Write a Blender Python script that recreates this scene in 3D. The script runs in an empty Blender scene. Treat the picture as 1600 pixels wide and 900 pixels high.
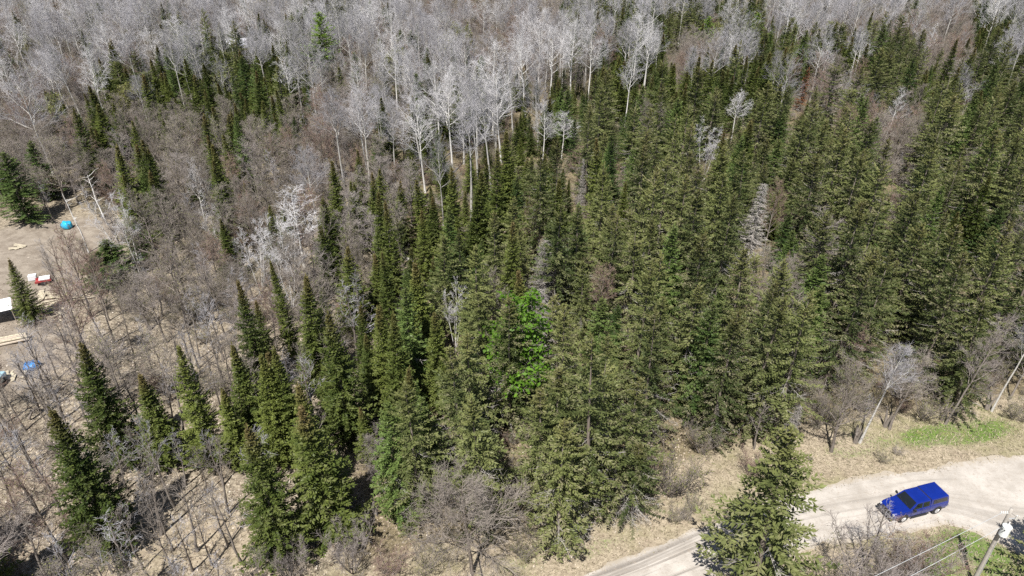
import bpy, bmesh, math, random
import numpy as np
from mathutils import Vector, Matrix

S = bpy.context.scene
R = math.radians

# ------------------------------------------------------------------ camera, world, sun, exposure
CAM_H, PITCH, FPX = 43.0, R(31), 1067.0
cam = bpy.data.cameras.new('camera')
cam_o = bpy.data.objects.new('camera', cam)
S.collection.objects.link(cam_o)
cam.sensor_width = 36.0
cam.lens = 36.0 * FPX / 1600.0
cam.clip_start, cam.clip_end = 0.5, 9000
cam_o.location = (0, 0, CAM_H)
cam_o.rotation_euler = (R(90) - PITCH, 0, 0)
S.camera = cam_o

SUN_EL, SHADOW_AZ = R(60), R(19)          # shadows run 19 degrees to the right of the view direction
w = bpy.data.worlds.new('World')
S.world = w
w.use_nodes = True
wn = w.node_tree
sky = wn.nodes.new('ShaderNodeTexSky')
sky.sky_type = 'NISHITA'
sky.sun_disc = False
sky.sun_elevation = SUN_EL
sky.sun_rotation = SHADOW_AZ + math.pi
sky.air_density = 1.0
sky.dust_density = 1.0
wn.links.new(sky.outputs[0], wn.nodes['Background'].inputs[0])
wn.nodes['Background'].inputs[1].default_value = 0.055
sl = bpy.data.lights.new('sun', 'SUN')
sl.energy = 5.0
sl.angle = R(0.53)
sl.color = (1.0, 0.965, 0.905)
so = bpy.data.objects.new('sun', sl)
S.collection.objects.link(so)
ldir = Vector((math.sin(SHADOW_AZ) * math.cos(SUN_EL), math.cos(SHADOW_AZ) * math.cos(SUN_EL), -math.sin(SUN_EL)))
so.rotation_euler = ldir.to_track_quat('-Z', 'Y').to_euler()
so.location = (-20, -40, 90)
S.view_settings.view_transform = 'Standard'
S.view_settings.look = 'None'
S.view_settings.gamma = 1.0
S.view_settings.exposure = 0.72
S.view_settings.use_curve_mapping = False
S.cycles.max_bounces = 5
S.cycles.diffuse_bounces = 3
S.cycles.glossy_bounces = 2
S.cycles.transmission_bounces = 3
S.cycles.use_denoising = False

# ------------------------------------------------------------------ helpers
def ray(x, y):
    u, v = (x - 800) / FPX, (y - 450) / FPX
    c, s = math.cos(PITCH), math.sin(PITCH)
    return u, c - v * s, -(s + v * c)

def at(x, y, z=0.0):
    """photograph pixel -> the point of the place at height z that it shows"""
    r = ray(x, y)
    t = (z - CAM_H) / r[2]
    return Vector((t * r[0], t * r[1], z))

def proj(p):
    c, s = math.cos(PITCH), math.sin(PITCH)
    dx, dy, dz = p[0], p[1], p[2] - CAM_H
    Z = dy * c - dz * s
    if Z < 1: return (-9999, -9999, Z)
    return 800 + FPX * dx / Z, 450 + FPX * (-dy * s - dz * c) / Z, Z

def nrm(a):
    return a / np.maximum(np.linalg.norm(a, axis=-1, keepdims=True), 1e-9)

def mesh_from(name, V, Q, mats, mi=None, attrs=None, smooth=False):
    """quads only; attrs: dict name -> per-vertex floats"""
    me = bpy.data.meshes.new(name)
    V = np.asarray(V, np.float32); Q = np.asarray(Q, np.int32)
    me.vertices.add(len(V)); me.vertices.foreach_set('co', V.ravel())
    me.loops.add(Q.size); me.loops.foreach_set('vertex_index', Q.ravel())
    me.polygons.add(len(Q))
    me.polygons.foreach_set('loop_start', np.arange(0, Q.size, 4, dtype=np.int32))
    me.polygons.foreach_set('loop_total', np.full(len(Q), 4, np.int32))
    if mi is not None: me.polygons.foreach_set('material_index', np.asarray(mi, np.int32))
    if smooth: me.polygons.foreach_set('use_smooth', np.ones(len(Q), bool))
    for m in mats: me.materials.append(m)
    for k, v in (attrs or {}).items():
        a = me.attributes.new(k, 'FLOAT', 'POINT'); a.data.foreach_set('value', np.asarray(v, np.float32))
    me.update(calc_edges=True)
    return me

def tubes(segs, k):
    """segs: array rows p0(3) p1(3) r0 r1 -> open k-sided tubes"""
    s = np.asarray(segs, float).reshape(-1, 8)
    if not len(s): return np.zeros((0, 3)), np.zeros((0, 4), int)
    p0, p1, r0, r1 = s[:, :3], s[:, 3:6], s[:, 6], s[:, 7]
    d = nrm(p1 - p0)
    ref = np.where(np.abs(d[:, 2:3]) < 0.9, np.array([[0, 0, 1.]]), np.array([[1., 0, 0]]))
    a = nrm(np.cross(d, ref)); b = np.cross(d, a)
    an = np.arange(k) * 2 * math.pi / k
    ring = a[:, None] * np.cos(an)[None, :, None] + b[:, None] * np.sin(an)[None, :, None]
    v0 = p0[:, None] + ring * r0[:, None, None]
    v1 = p1[:, None] + ring * r1[:, None, None]
    V = np.concatenate([v0, v1], 1).reshape(-1, 3)
    base = (np.arange(len(s)) * 2 * k)[:, None]
    i = np.arange(k); j = (i + 1) % k
    Q = np.stack([base + i, base + j, base + k + j, base + k + i], -1).reshape(-1, 4)
    return V, Q

def polytube(pts, rad, k):
    """joined tube along a polyline"""
    pts = np.asarray(pts, float); n = len(pts)
    d = np.gradient(pts, axis=0); d = nrm(d)
    ref = np.array([0.3, 1, 0.05]); ref = ref / np.linalg.norm(ref)
    if abs(d[n // 2] @ ref) > 0.9: ref = np.array([0, 0, 1.])
    a = nrm(np.cross(d, ref)); b = np.cross(d, a)
    an = np.arange(k) * 2 * math.pi / k
    V = (pts[:, None] + (a[:, None] * np.cos(an)[None, :, None] + b[:, None] * np.sin(an)[None, :, None]) * np.asarray(rad)[:, None, None]).reshape(-1, 3)
    Q = []
    for r in range(n - 1):
        for i in range(k):
            j = (i + 1) % k
            Q.append((r * k + i, r * k + j, (r + 1) * k + j, (r + 1) * k + i))
    return V, np.array(Q)

class Buf:
    def __init__(s): s.V, s.Q, s.M, s.T, s.n = [], [], [], [], 0
    def add(s, V, Q, m=0, tint=None):
        V = np.asarray(V); Q = np.asarray(Q)
        if not len(V): return
        s.V.append(V); s.Q.append(Q + s.n); s.M.append(np.full(len(Q), m)); s.T.append(np.zeros(len(V)) if tint is None else tint)
        s.n += len(V)
    def mesh(s, name, mats, **k):
        return mesh_from(name, np.concatenate(s.V), np.concatenate(s.Q), mats, np.concatenate(s.M), {'tint': np.concatenate(s.T)}, **k)

def link(o):
    S.collection.objects.link(o); return o

def obj(name, me, parent=None, **props):
    o = bpy.data.objects.new(name, me); link(o)
    if parent is not None: o.parent = parent
    for k, v in props.items(): o[k] = v
    return o

def empty(name, loc, label, cat, group=None, rz=0.0):
    o = bpy.data.objects.new(name, None); link(o)
    o.empty_display_size = 0.3
    o.location = loc; o.rotation_euler = (0, 0, rz)
    o['label'] = label; o['category'] = cat
    if group: o['group'] = group
    return o

# ------------------------------------------------------------------ materials
def mat(name):
    m = bpy.data.materials.new(name); m.use_nodes = True
    nt = m.node_tree
    return m, nt, nt.nodes['Principled BSDF']

def nd(nt, t, **k):
    n = nt.nodes.new(t)
    for a, b in k.items(): setattr(n, a, b)
    return n

def mixc(nt, fac, a, b):
    n = nd(nt, 'ShaderNodeMix', data_type='RGBA')
    for sock, v in ((n.inputs[0], fac), (n.inputs[6], a), (n.inputs[7], b)):
        if isinstance(v, (int, float)): sock.default_value = v
        elif isinstance(v, tuple): sock.default_value = (*v, 1)
        else: nt.links.new(v, sock)
    return n.outputs[2]

def math_n(nt, op, a, b=0.0, clamp=False):
    n = nd(nt, 'ShaderNodeMath', operation=op, use_clamp=clamp)
    for s, v in zip(n.inputs, (a, b)):
        if isinstance(v, (int, float)): s.default_value = v
        else: nt.links.new(v, s)
    return n.outputs[0]

def ramp(nt, fac, lo, hi):
    n = nd(nt, 'ShaderNodeMapRange')
    n.interpolation_type = 'SMOOTHSTEP'
    nt.links.new(fac, n.inputs[0]); n.inputs[1].default_value = lo; n.inputs[2].default_value = hi
    return n.outputs[0]

def attr(nt, name):
    return nd(nt, 'ShaderNodeAttribute', attribute_name=name).outputs['Fac']

def noise(nt, scale, detail=4, rough=0.55, vec=None, dist=0.0):
    n = nd(nt, 'ShaderNodeTexNoise'); n.inputs['Scale'].default_value = scale
    n.inputs['Detail'].default_value = detail; n.inputs['Roughness'].default_value = rough; n.inputs['Distortion'].default_value = dist
    if vec is None: vec = nd(nt, 'ShaderNodeNewGeometry').outputs['Position']
    nt.links.new(vec, n.inputs['Vector'])
    return n.outputs['Fac']

def simple(name, col, rough=0.6, metal=0.0, var=0.12, scale=3.0, coat=0.0, spec=0.5):
    m, nt, p = mat(name)
    f = noise(nt, scale, 5)
    c0 = tuple(c * (1 - var) for c in col); c1 = tuple(min(1, c * (1 + var)) for c in col)
    nt.links.new(mixc(nt, ramp(nt, f, 0.3, 0.7), c0, c1), p.inputs['Base Color'])
    p.inputs['Roughness'].default_value = rough; p.inputs['Metallic'].default_value = metal
    p.inputs['Coat Weight'].default_value = coat; p.inputs['Coat Roughness'].default_value = 0.05
    p.inputs['Specular IOR Level'].default_value = spec
    return m

def foliage(name, c0, c1, cbrown, brown_amt, trans=0.09, old=0.0, cold=(0.12, 0.10, 0.085)):
    m, nt, p = mat(name)
    nt.nodes.remove(p)
    out = [n for n in nt.nodes if n.type == 'OUTPUT_MATERIAL'][0]
    rnd = nd(nt, 'ShaderNodeObjectInfo').outputs['Random']
    t = math_n(nt, 'ADD', math_n(nt, 'MULTIPLY', attr(nt, 'tint'), 0.54), math_n(nt, 'MULTIPLY', rnd, 0.46))
    col = mixc(nt, ramp(nt, t, 0.12, 0.88), c0, c1)
    r2 = math_n(nt, 'FRACT', math_n(nt, 'MULTIPLY', rnd, 7.31))
    # cones and browned tips in the upper crown; worn old needles here and there
    hb = math_n(nt, 'MULTIPLY', ramp(nt, attr(nt, 'hfrac'), 0.74, 1.0), math_n(nt, 'ADD', math_n(nt, 'MULTIPLY', r2, brown_amt), brown_amt * 0.45), True)
    col = mixc(nt, hb, col, cbrown)
    if old > 0:
        q = ramp(nt, attr(nt, 'worn'), 0.55, 0.95)
        col = mixc(nt, math_n(nt, 'MULTIPLY', q, math_n(nt, 'ADD', math_n(nt, 'MULTIPLY', r2, old), old * 0.25), True), col, cold)
    d = nd(nt, 'ShaderNodeBsdfDiffuse'); nt.links.new(col, d.inputs[0])
    tr = nd(nt, 'ShaderNodeBsdfTranslucent'); nt.links.new(mixc(nt, 0.5, col, tuple(min(1, c * 1.6) for c in c1)), tr.inputs[0])
    g = nd(nt, 'ShaderNodeBsdfGlossy'); g.inputs['Roughness'].default_value = 0.5; g.inputs[0].default_value = (1, 1, 1, 1)
    mx = nd(nt, 'ShaderNodeMixShader'); mx.inputs[0].default_value = trans
    nt.links.new(d.outputs[0], mx.inputs[1]); nt.links.new(tr.outputs[0], mx.inputs[2])
    mg = nd(nt, 'ShaderNodeMixShader'); mg.inputs[0].default_value = 0.012
    nt.links.new(mx.outputs[0], mg.inputs[1]); nt.links.new(g.outputs[0], mg.inputs[2])
    nt.links.new(mg.outputs[0], out.inputs[0])
    return m

def bark(name, c0, c1, dark=None, scale=2.0, amt=0.5):
    m, nt, p = mat(name)
    tc = nd(nt, 'ShaderNodeTexCoord').outputs['Object']
    mp = nd(nt, 'ShaderNodeMapping'); mp.inputs['Scale'].default_value = (1, 1, 0.35)
    nt.links.new(tc, mp.inputs[0])
    rnd = nd(nt, 'ShaderNodeObjectInfo').outputs['Random']
    f = noise(nt, scale * 3, 5, 0.65, mp.outputs[0])
    t = math_n(nt, 'ADD', math_n(nt, 'MULTIPLY', ramp(nt, f, 0.3, 0.7), 0.5), math_n(nt, 'MULTIPLY', rnd, 0.5))
    col = mixc(nt, t, c0, c1)
    if dark:
        mp2 = nd(nt, 'ShaderNodeMapping'); mp2.inputs['Scale'].default_value = (1, 1, 3.0)
        nt.links.new(tc, mp2.inputs[0])
        col = mixc(nt, math_n(nt, 'MULTIPLY', ramp(nt, noise(nt, scale, 4, 0.7, mp2.outputs[0]), 0.58, 0.68), amt), col, dark)
    nt.links.new(col, p.inputs['Base Color'])
    p.inputs['Roughness'].default_value = 0.85
    p.inputs['Specular IOR Level'].default_value = 0.2
    return m

M = {}
M['fir'] = foliage('fir_needles', (0.036, 0.054, 0.013), (0.130, 0.156, 0.036), (0.165, 0.120, 0.055), 0.62, old=0.25)
M['spruce'] = foliage('spruce_needles', (0.038, 0.053, 0.018), (0.158, 0.176, 0.060), (0.19, 0.14, 0.055), 0.25, old=0.70, cold=(0.215, 0.185, 0.13))
M['green_spruce'] = foliage('green_spruce_needles', (0.034, 0.062, 0.018), (0.115, 0.165, 0.044), (0.15, 0.12, 0.055), 0.25, old=0.3, cold=(0.16, 0.14, 0.09))
M['pine'] = foliage('pine_needles', (0.100, 0.155, 0.028), (0.190, 0.285, 0.050), (0.14, 0.17, 0.04), 0.1)
M['leaf'] = foliage('maple_leaves', (0.090, 0.180, 0.020), (0.190, 0.350, 0.038), (0.16, 0.29, 0.03), 0.2, trans=0.4)
M['bud'] = foliage('opening_buds', (0.15, 0.165, 0.055), (0.26, 0.26, 0.09), (0.25, 0.24, 0.09), 0.2, trans=0.35)
M['rust'] = foliage('rust_needles', (0.12, 0.055, 0.030), (0.22, 0.095, 0.050), (0.22, 0.09, 0.05), 0.2)
M['spruce_bark'] = bark('spruce_bark', (0.13, 0.105, 0.085), (0.25, 0.215, 0.185))
M['dead_wood'] = bark('dead_grey_wood', (0.20, 0.18, 0.165), (0.46, 0.43, 0.40))
M['aspen_bark'] = bark('aspen_bark', (0.30, 0.285, 0.26), (0.55, 0.53, 0.50), (0.07, 0.06, 0.055), 1.6, 0.75)
M['birch_bark'] = bark('birch_bark', (0.52, 0.50, 0.47), (0.74, 0.72, 0.69), (0.08, 0.07, 0.065), 1.5, 0.7)
M['maple_bark'] = bark('maple_bark', (0.125, 0.105, 0.09), (0.25, 0.22, 0.195))
M['aspen_twig'] = bark('aspen_twigs', (0.185, 0.178, 0.186), (0.49, 0.475, 0.50))
M['birch_twig'] = bark('birch_twigs', (0.42, 0.41, 0.415), (0.68, 0.66, 0.67))
M['maple_twig'] = bark('maple_twigs', (0.175, 0.15, 0.13), (0.33, 0.29, 0.255))
M['grey_twig'] = bark('grey_twigs', (0.22, 0.19, 0.175), (0.36, 0.32, 0.30))
M['red_twig'] = bark('red_twigs', (0.185, 0.125, 0.105), (0.30, 0.215, 0.18))

# ------------------------------------------------------------------ conifers
def conifer(seed, H, RAD, zc=0.06, dz=0.30, nb=7, prof='fir', droop=0.15, lump=0.15, bl=0.34, bw=0.055, bare_low=0.0, gap=0.0, broken=0.0):
    """returns (crown mesh arrays, trunk buffer): whorls of boughs, each bough a rib carrying pairs of small needle sprays"""
    g = np.random.default_rng(seed)
    V, T, HF, WN = [], [], [], []
    bl_full = bl
    trunk = Buf()
    tr = 0.011 * H + 0.03
    zz = np.linspace(0, H * 0.985, 14)
    wob = np.cumsum(g.normal(0, 0.02, (14, 2)), 0)
    pts = np.column_stack([wob, zz])
    a, b = polytube(pts, tr * (1 - zz / H * 0.93), 7)
    trunk.add(a, b, 0)
    dead = []
    # sector lobes that make the outline uneven
    ph = g.uniform(0, 6.28, 4); am = g.uniform(0.4, 1.0, 4)
    def lobe(az, t):
        return 1 + lump * (am[0] * math.sin(2 * az + ph[0] + 5 * t) + am[1] * math.sin(3 * az + ph[1] - 9 * t) + am[2] * math.sin(az + ph[2] + 17 * t))
    z = zc * H; az0 = 0.0
    while z < H * (0.985 - broken):
        t = z / H
        tt = (t - zc) / (1 - zc)
        if prof == 'fir': L0 = RAD * (1 - tt) ** 1.0 * min(1, 0.80 + tt * 2.2)
        elif prof == 'column': L0 = RAD * min(1, (1 - tt) * 2.0) ** 0.8 * min(1, 0.75 + tt * 1.5)
        else: L0 = RAD * (1 - tt) ** 0.72 * min(1, 0.62 + tt * 1.9)
        n = nb if t < 0.85 else max(4, nb - 2)
        az0 += 2.4
        for i in range(n):
            az = az0 + i * 2 * math.pi / n + g.normal(0, 0.22)
            L = max(0.08, L0 * lobe(az, t) * g.uniform(0.72, 1.14)) + 0.02
            bl = bl_full * min(1.0, 0.42 + 1.6 * (1 - tt))
            if g.random() < gap: continue
            zb = z + g.uniform(-0.5, 0.5) * dz
            e = np.array([math.cos(az), math.sin(az), 0.0]); s = np.array([-math.sin(az), math.cos(az), 0.0])
            k1 = 0.75 * max(0, t - 0.55) * 2.0 - droop * (1.5 - 1.3 * t) + g.normal(0, 0.07)
            k2 = 0.22 + g.normal(0, 0.05)
            base = np.array([np.interp(zb, zz, wob[:, 0]), np.interp(zb, zz, wob[:, 1]), zb])
            is_dead = t < 0.55 and g.random() < bare_low * (1.2 - 1.6 * t)
            P = lambda u: base + np.outer(u * L, e) + np.outer((k1 * u + k2 * u * u) * L, [0, 0, 1.0])
            if is_dead:
                u = np.linspace(0, 0.9, 4); p = P(u)
                for q in range(3): dead.append([*p[q], *p[q + 1], 0.024 * (1 - q * .25), 0.024 * (0.75 - q * .25) + .004])
                for q in range(int(4 + L * 3)):
                    uu = g.uniform(0.25, 0.9); pp = P(np.array([uu]))[0]
                    dd = e * g.uniform(0.2, 0.8) + s * g.choice([-1, 1]) * g.uniform(.4, .9) + np.array([0, 0, g.uniform(-.35, .2)])
                    l = g.uniform(.25, .7)
                    dead.append([*pp, *(pp + dd * l), 0.012, 0.004])
                continue
            m = max(3, int(L / (bl * 0.46)))
            u = np.linspace(0.16 if L > 0.8 else 0.05, 1.0, m) + g.normal(0, 0.02, m)
            p = P(u)
            slope = (k1 + 2 * k2 * u)
            bt = g.uniform(0, 1)                      # bough tone: neighbouring sprays on one bough are alike
            for side in (-1, 1, 0, 2):
                if side == 2:
                    idx = np.arange(m)[g.random(m) < 0.5]
                else: idx = np.arange(m)
                mm = len(idx)
                if not mm: continue
                pj = p[idx]; uj = u[idx]; sj = slope[idx]
                if side in (-1, 1):
                    d = e * g.uniform(.4, .9, (mm, 1)) + s * side * g.uniform(.55, 1.0, (mm, 1)) + np.outer(sj * 0.7 - .12 + g.normal(0, .16, mm), [0, 0, 1.])
                    ln = bl * (0.75 + 0.75 * (1 - uj)) * g.uniform(.7, 1.25, mm)
                elif side == 0:
                    d = e * g.uniform(.7, 1., (mm, 1)) + s * g.normal(0, .28, (mm, 1)) + np.outer(sj + .22 + g.normal(0, .2, mm), [0, 0, 1.])
                    ln = bl * 0.95 * g.uniform(.7, 1.2, mm)
                else:
                    d = e * g.uniform(.2, .7, (mm, 1)) + s * g.normal(0, .5, (mm, 1)) + np.outer(-.55 + g.normal(0, .2, mm), [0, 0, 1.])
                    ln = bl * 0.9 * g.uniform(.7, 1.2, mm)
                d = nrm(d)
                up = nrm(np.array([[0, 0, 1.0]]) + g.normal(0, 0.55, (mm, 3)))
                wv = nrm(np.cross(d, up)) * (bw * g.uniform(.7, 1.4, (mm, 1)))
                tip = pj + d * ln[:, None]
                mid = pj + d * (ln * .5)[:, None] - np.outer(ln * .05, [0, 0, 1.])
                V.append(np.stack([pj, mid + wv, tip, mid - wv], 1).reshape(-1, 3))
                tv = np.clip(0.55 * bt + 0.45 * g.random(mm) * (0.55 + 0.6 * uj), 0, 1)
                T.append(np.repeat(tv, 4)); HF.append(np.full(mm * 4, t)); WN.append(np.repeat(np.clip(g.random(mm) * 0.5 + 0.55 * bt + .25 * (1 - t) - .1, 0, 1), 4))
        z += dz * (1.0 if t < 0.8 else 0.62) * g.uniform(.8, 1.2)
    # leader
    for i in range(9 if not broken else 0):
        zz0 = H * (0.95 + 0.055 * i / 9); a_ = g.uniform(0, 6.28)
        d = np.array([math.cos(a_) * .35, math.sin(a_) * .35, 1.0]); d /= np.linalg.norm(d)
        wv = nrm(np.cross(d, g.normal(size=3))) * .035
        p0 = np.array([wob[-1, 0], wob[-1, 1], zz0])
        V.append(np.stack([p0, p0 + d * .2 + wv, p0 + d * .42, p0 + d * .2 - wv])); T.append(np.full(4, .7)); HF.append(np.full(4, 1.)); WN.append(np.full(4, .3))
    if dead:
        a, b = tubes(dead, 3); trunk.add(a, b, 1)
    V = np.concatenate(V)
    return (V, np.arange(len(V)).reshape(-1, 4), np.concatenate(T), np.concatenate(HF), np.concatenate(WN)), trunk

VAR = {}      # kind -> list of dict(H, R, trunk mesh, crown mesh)
def add_conifer(kind, folm, seed, H, RAD, **k):
    (V, Q, T, HF, WN), tb = conifer(seed, H, RAD, **k)
    crown = mesh_from(kind + '_crown', V, Q, [folm], None, {'tint': T, 'hfrac': HF, 'worn': WN})
    trunk = tb.mesh(kind + '_trunk', [M['spruce_bark'], M['dead_wood']])
    VAR.setdefault(kind, []).append(dict(H=H, R=RAD, parts=[('trunk', trunk), ('crown', crown)]))

for i in range(5):
    add_conifer('balsam_fir', M['fir'], 10 + i, 12.5, (2.2, 2.5, 2.0, 2.35, 1.8)[i], dz=(.27, .30, .26, .33, .25)[i], nb=8, prof='fir', droop=0.12, lump=0.16, bl=0.29, bw=0.046, gap=.05)
for i in range(8):
    add_conifer('white_spruce', M['spruce'], 30 + i, (15.0, 15.0, 15.0, 15.0, 15.0, 15.0, 13.0, 14.0)[i], (3.2, 2.8, 3.5, 3.0, 2.6, 3.3, 2.9, 3.0)[i], dz=(.58, .50, .64, .54, .48, .60, .70, .56)[i], nb=8, prof='spruce', droop=(.26, .22, .30, .24, .2, .30, .34, .26)[i], lump=(.22, .24, .3, .2, .2, .25, .34, .30)[i], bl=0.33, bw=0.045,
                bare_low=(0.20, 0.35, 0.45, 0.15, 0.25, 0.70, 0.60, 0.35)[i], gap=(.18, .18, .22, .16, .16, .2, .40, .25)[i], broken=(0, 0, 0, 0, 0, 0, 0, .10)[i])
for i in range(3):
    add_conifer('green_spruce', M['green_spruce'], 50 + i, 13.0, (2.1, 2.5, 1.9)[i], dz=0.36, nb=7, prof='spruce', droop=0.18, lump=0.22, bl=0.30, bw=0.046, bare_low=0.1, gap=0.05)
for i in range(2):
    add_conifer('white_pine', M['pine'], 60 + i, 14.0, (2.1, 1.8)[i], zc=0.12, dz=0.55, nb=6, prof='column', droop=0.0, lump=0.3, bl=0.55, bw=0.075, gap=0.08)
add_conifer('rusty_spruce', M['rust'], 70, 8.0, 1.1, dz=0.34, nb=6, prof='fir', droop=0.15, lump=0.2, bl=0.35, bw=0.05, gap=0.25, bare_low=0.4)

# a grey dead spruce keeps every bough without its needles
def dead_spruce(seed, H, RAD):
    g = np.random.default_rng(seed)
    b = Buf(); zz = np.linspace(0, H, 12); tr = 0.013 * H
    a, q = polytube(np.column_stack([g.normal(0, .03, 12), g.normal(0, .03, 12), zz]), tr * (1 - zz / H * .93), 7); b.add(a, q)
    seg, fine = [], []
    z = H * .08; az = 0.
    while z < H * .99:
        t = z / H; L0 = RAD * (1 - t) ** 1.05 * min(1, .8 + t)
        for i in range(7):
            az += 0.9 + g.normal(0, .2)
            L = L0 * g.uniform(.55, 1.15) + .1
            e = np.array([math.cos(az), math.sin(az), 0]); s = np.array([-e[1], e[0], 0])
            u = np.linspace(0, 1, 5); p = np.array([0, 0, z + g.uniform(-.15, .15)]) + np.outer(u * L, e) + np.outer((-.32 * u + .32 * u * u + (.3 * t) * u) * L, [0, 0, 1.])
            for k in range(4): seg.append([*p[k], *p[k + 1], .03 * (1 - k * .2), .03 * (.8 - k * .2) + .003])
            for k in range(int(7 + L * 9)):
                uu = g.uniform(.15, 1) ; pp = np.array([np.interp(uu, u, p[:, c]) for c in range(3)])
                dd = e * g.uniform(.2, .9) + s * g.choice([-1, 1]) * g.uniform(.3, .9) + np.array([0, 0, g.uniform(-.6, .15)])
                l = g.uniform(.2, .55)
                fine.append([*pp, *(pp + dd * l), .016, .004])
        z += .36
    c = Buf(); a, q = tubes(seg, 4); c.add(a, q); a, q = tubes(fine, 3); c.add(a, q)
    VAR.setdefault('dead_spruce', []).append(dict(H=H, R=RAD, parts=[('trunk', b.mesh('dead_spruce_trunk', [M['dead_wood']])), ('bare_boughs', c.mesh('dead_spruce_boughs', [M['dead_wood']]))]))
dead_spruce(81, 12.0, 2.2); dead_spruce(82, 9.0, 1.7)

# ------------------------------------------------------------------ leafless broadleaved trees
def rot_about(v, axis, a):
    axis = axis / np.linalg.norm(axis)
    return v * math.cos(a) + np.cross(axis, v) * math.sin(a) + axis * (axis @ v) * (1 - math.cos(a))

def perp(g, d):
    x = np.cross(d, g.normal(size=3)); return x / max(1e-6, np.linalg.norm(x))

def bare_tree(seed, H, cb=0.45, nl=16, spread=48, lmax=0.26, tr=0.13, stems=1, stem_spread=14, sub=7, tw=6, tl=3, twig_r=0.011, up=0.45, wob=0.02, leaf=0, leaf_size=0.09):
    g = np.random.default_rng(seed)
    tb, limb, fine, leaves = Buf(), [], [], []
    for st in range(stems):
        a0 = st * 2 * math.pi / max(1, stems) + g.uniform(-.4, .4)
        lean = math.tan(R(stem_spread * g.uniform(.5, 1.2))) if stems > 1 else 0.0
        h = H * (1 if st == 0 else g.uniform(.75, 1.0))
        n = 10; zz = np.linspace(0, 1, n)
        w2 = np.cumsum(g.normal(0, wob * h / 10, (n, 2)), 0); w2 -= w2[0]
        if stems == 1: w2 -= np.outer(zz, w2[-1])
        pts = np.column_stack([w2[:, 0] + math.cos(a0) * lean * h * (zz ** .85) + math.cos(a0) * .1 * (stems > 1), w2[:, 1] + math.sin(a0) * lean * h * zz ** .85 + math.sin(a0) * .1 * (stems > 1), zz * h])
        t_r = tr * (1 if stems == 1 else .72)
        a, q = polytube(pts, t_r * (1 - zz * .88) * np.where(zz < .04, 1.25, 1), 7); tb.add(a, q, 0)
        az = g.uniform(0, 6.28)
        nls = max(4, int(nl / (1 if stems == 1 else stems * .6)))
        for i in range(nls):
            u = cb + (0.98 - cb) * ((i + g.uniform(0, .8)) / nls)
            az += 2.39996 + g.normal(0, .25)
            uu = (u - cb) / (1 - cb)
            base = np.array([np.interp(u, zz, pts[:, c]) for c in range(3)])
            el = R(90 - spread * g.uniform(.75, 1.2) * (1.05 - .45 * uu))
            d = np.array([math.cos(az) * math.cos(el), math.sin(az) * math.cos(el), math.sin(el)])
            L = lmax * h * (1 - .62 * uu) * g.uniform(.65, 1.15)
            r0 = min(t_r * (1 - u * .88) * .62, .014 + L * .019)
            p = base; lp = [p]; ld = [d]
            for k in range(4):
                d = d + np.array([0, 0, up * .25]) + g.normal(0, .10, 3); d /= np.linalg.norm(d)
                p2 = p + d * L / 4
                limb.append([*p, *p2, r0 * (1 - k * .21), r0 * (.79 - k * .21) + .003]); p = p2; lp.append(p); ld.append(d)
            lp = np.array(lp); ld = np.array(ld)
            ns = max(3, int(sub * (1.15 - .5 * uu)))
            for j in range(ns):
                v = .22 + .78 * (j + g.random()) / ns
                sp = np.array([np.interp(v * 4, range(5), lp[:, c]) for c in range(3)])
                sd0 = ld[min(4, int(v * 4 + .5))]
                sd = rot_about(sd0, perp(g, sd0), R(g.uniform(25, 55)) * (1 if v < .93 else .2))
                sd = sd + np.array([0, 0, up * .3]); sd /= np.linalg.norm(sd)
                SL = L * g.uniform(.28, .5) * (1.15 - .5 * v) + .12
                s1 = sp + sd * SL * .5; sd2 = sd + g.normal(0, .14, 3) + np.array([0, 0, up * .2]); sd2 /= np.linalg.norm(sd2); s2 = s1 + sd2 * SL * .5
                rr = max(twig_r * 1.2, r0 * .38)
                fine.append([*sp, *s1, rr, rr * .8]); fine.append([*s1, *s2, rr * .8, rr * .5])
                for k in range(tw):
                    x = (k + g.random()) / tw; tp = sp + (s1 - sp) * min(1, 2 * x) + (s2 - s1) * max(0, 2 * x - 1)
                    td = rot_about(sd2, perp(g, sd2), R(g.uniform(15, 60))); td[2] += up * .2; td /= np.linalg.norm(td)
                    TL = SL * g.uniform(.3, .62) + .1
                    te = tp + td * TL
                    fine.append([*tp, *te, twig_r, twig_r * .45])
                    for m_ in range(tl):
                        y = g.uniform(.25, 1); qd = rot_about(td, perp(g, td), R(g.uniform(20, 60)))
                        q0 = tp + td * TL * y; q1 = q0 + qd * (TL * g.uniform(.3, .65) + .06)
                        fine.append([*q0, *q1, twig_r * .8, twig_r * .35])
                        if leaf and g.random() < leaf:
                            leaves.append(q1); leaves.append(q0 + (q1 - q0) * .5)
    c = Buf()
    a, q = tubes(limb, 5); tb.add(a, q, 0)
    a, q = tubes(fine, 3); c.add(a, q, 0)
    if leaves:
        P = np.array(leaves); n = len(P)
        P = P + g.normal(0, .05, P.shape)
        d = nrm(g.normal(size=(n, 3)) + [0, 0, -.2]); wv = nrm(np.cross(d, g.normal(size=(n, 3))))
        ls = leaf_size * g.uniform(.6, 1.3, (n, 1))
        V = np.stack([P, P + d * ls + wv * ls * .6, P + d * ls * 2, P + d * ls - wv * ls * .6], 1).reshape(-1, 3)
        c.add(V, np.arange(n * 4).reshape(-1, 4), 1, np.repeat(g.random(n), 4))
    return tb, c

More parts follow.
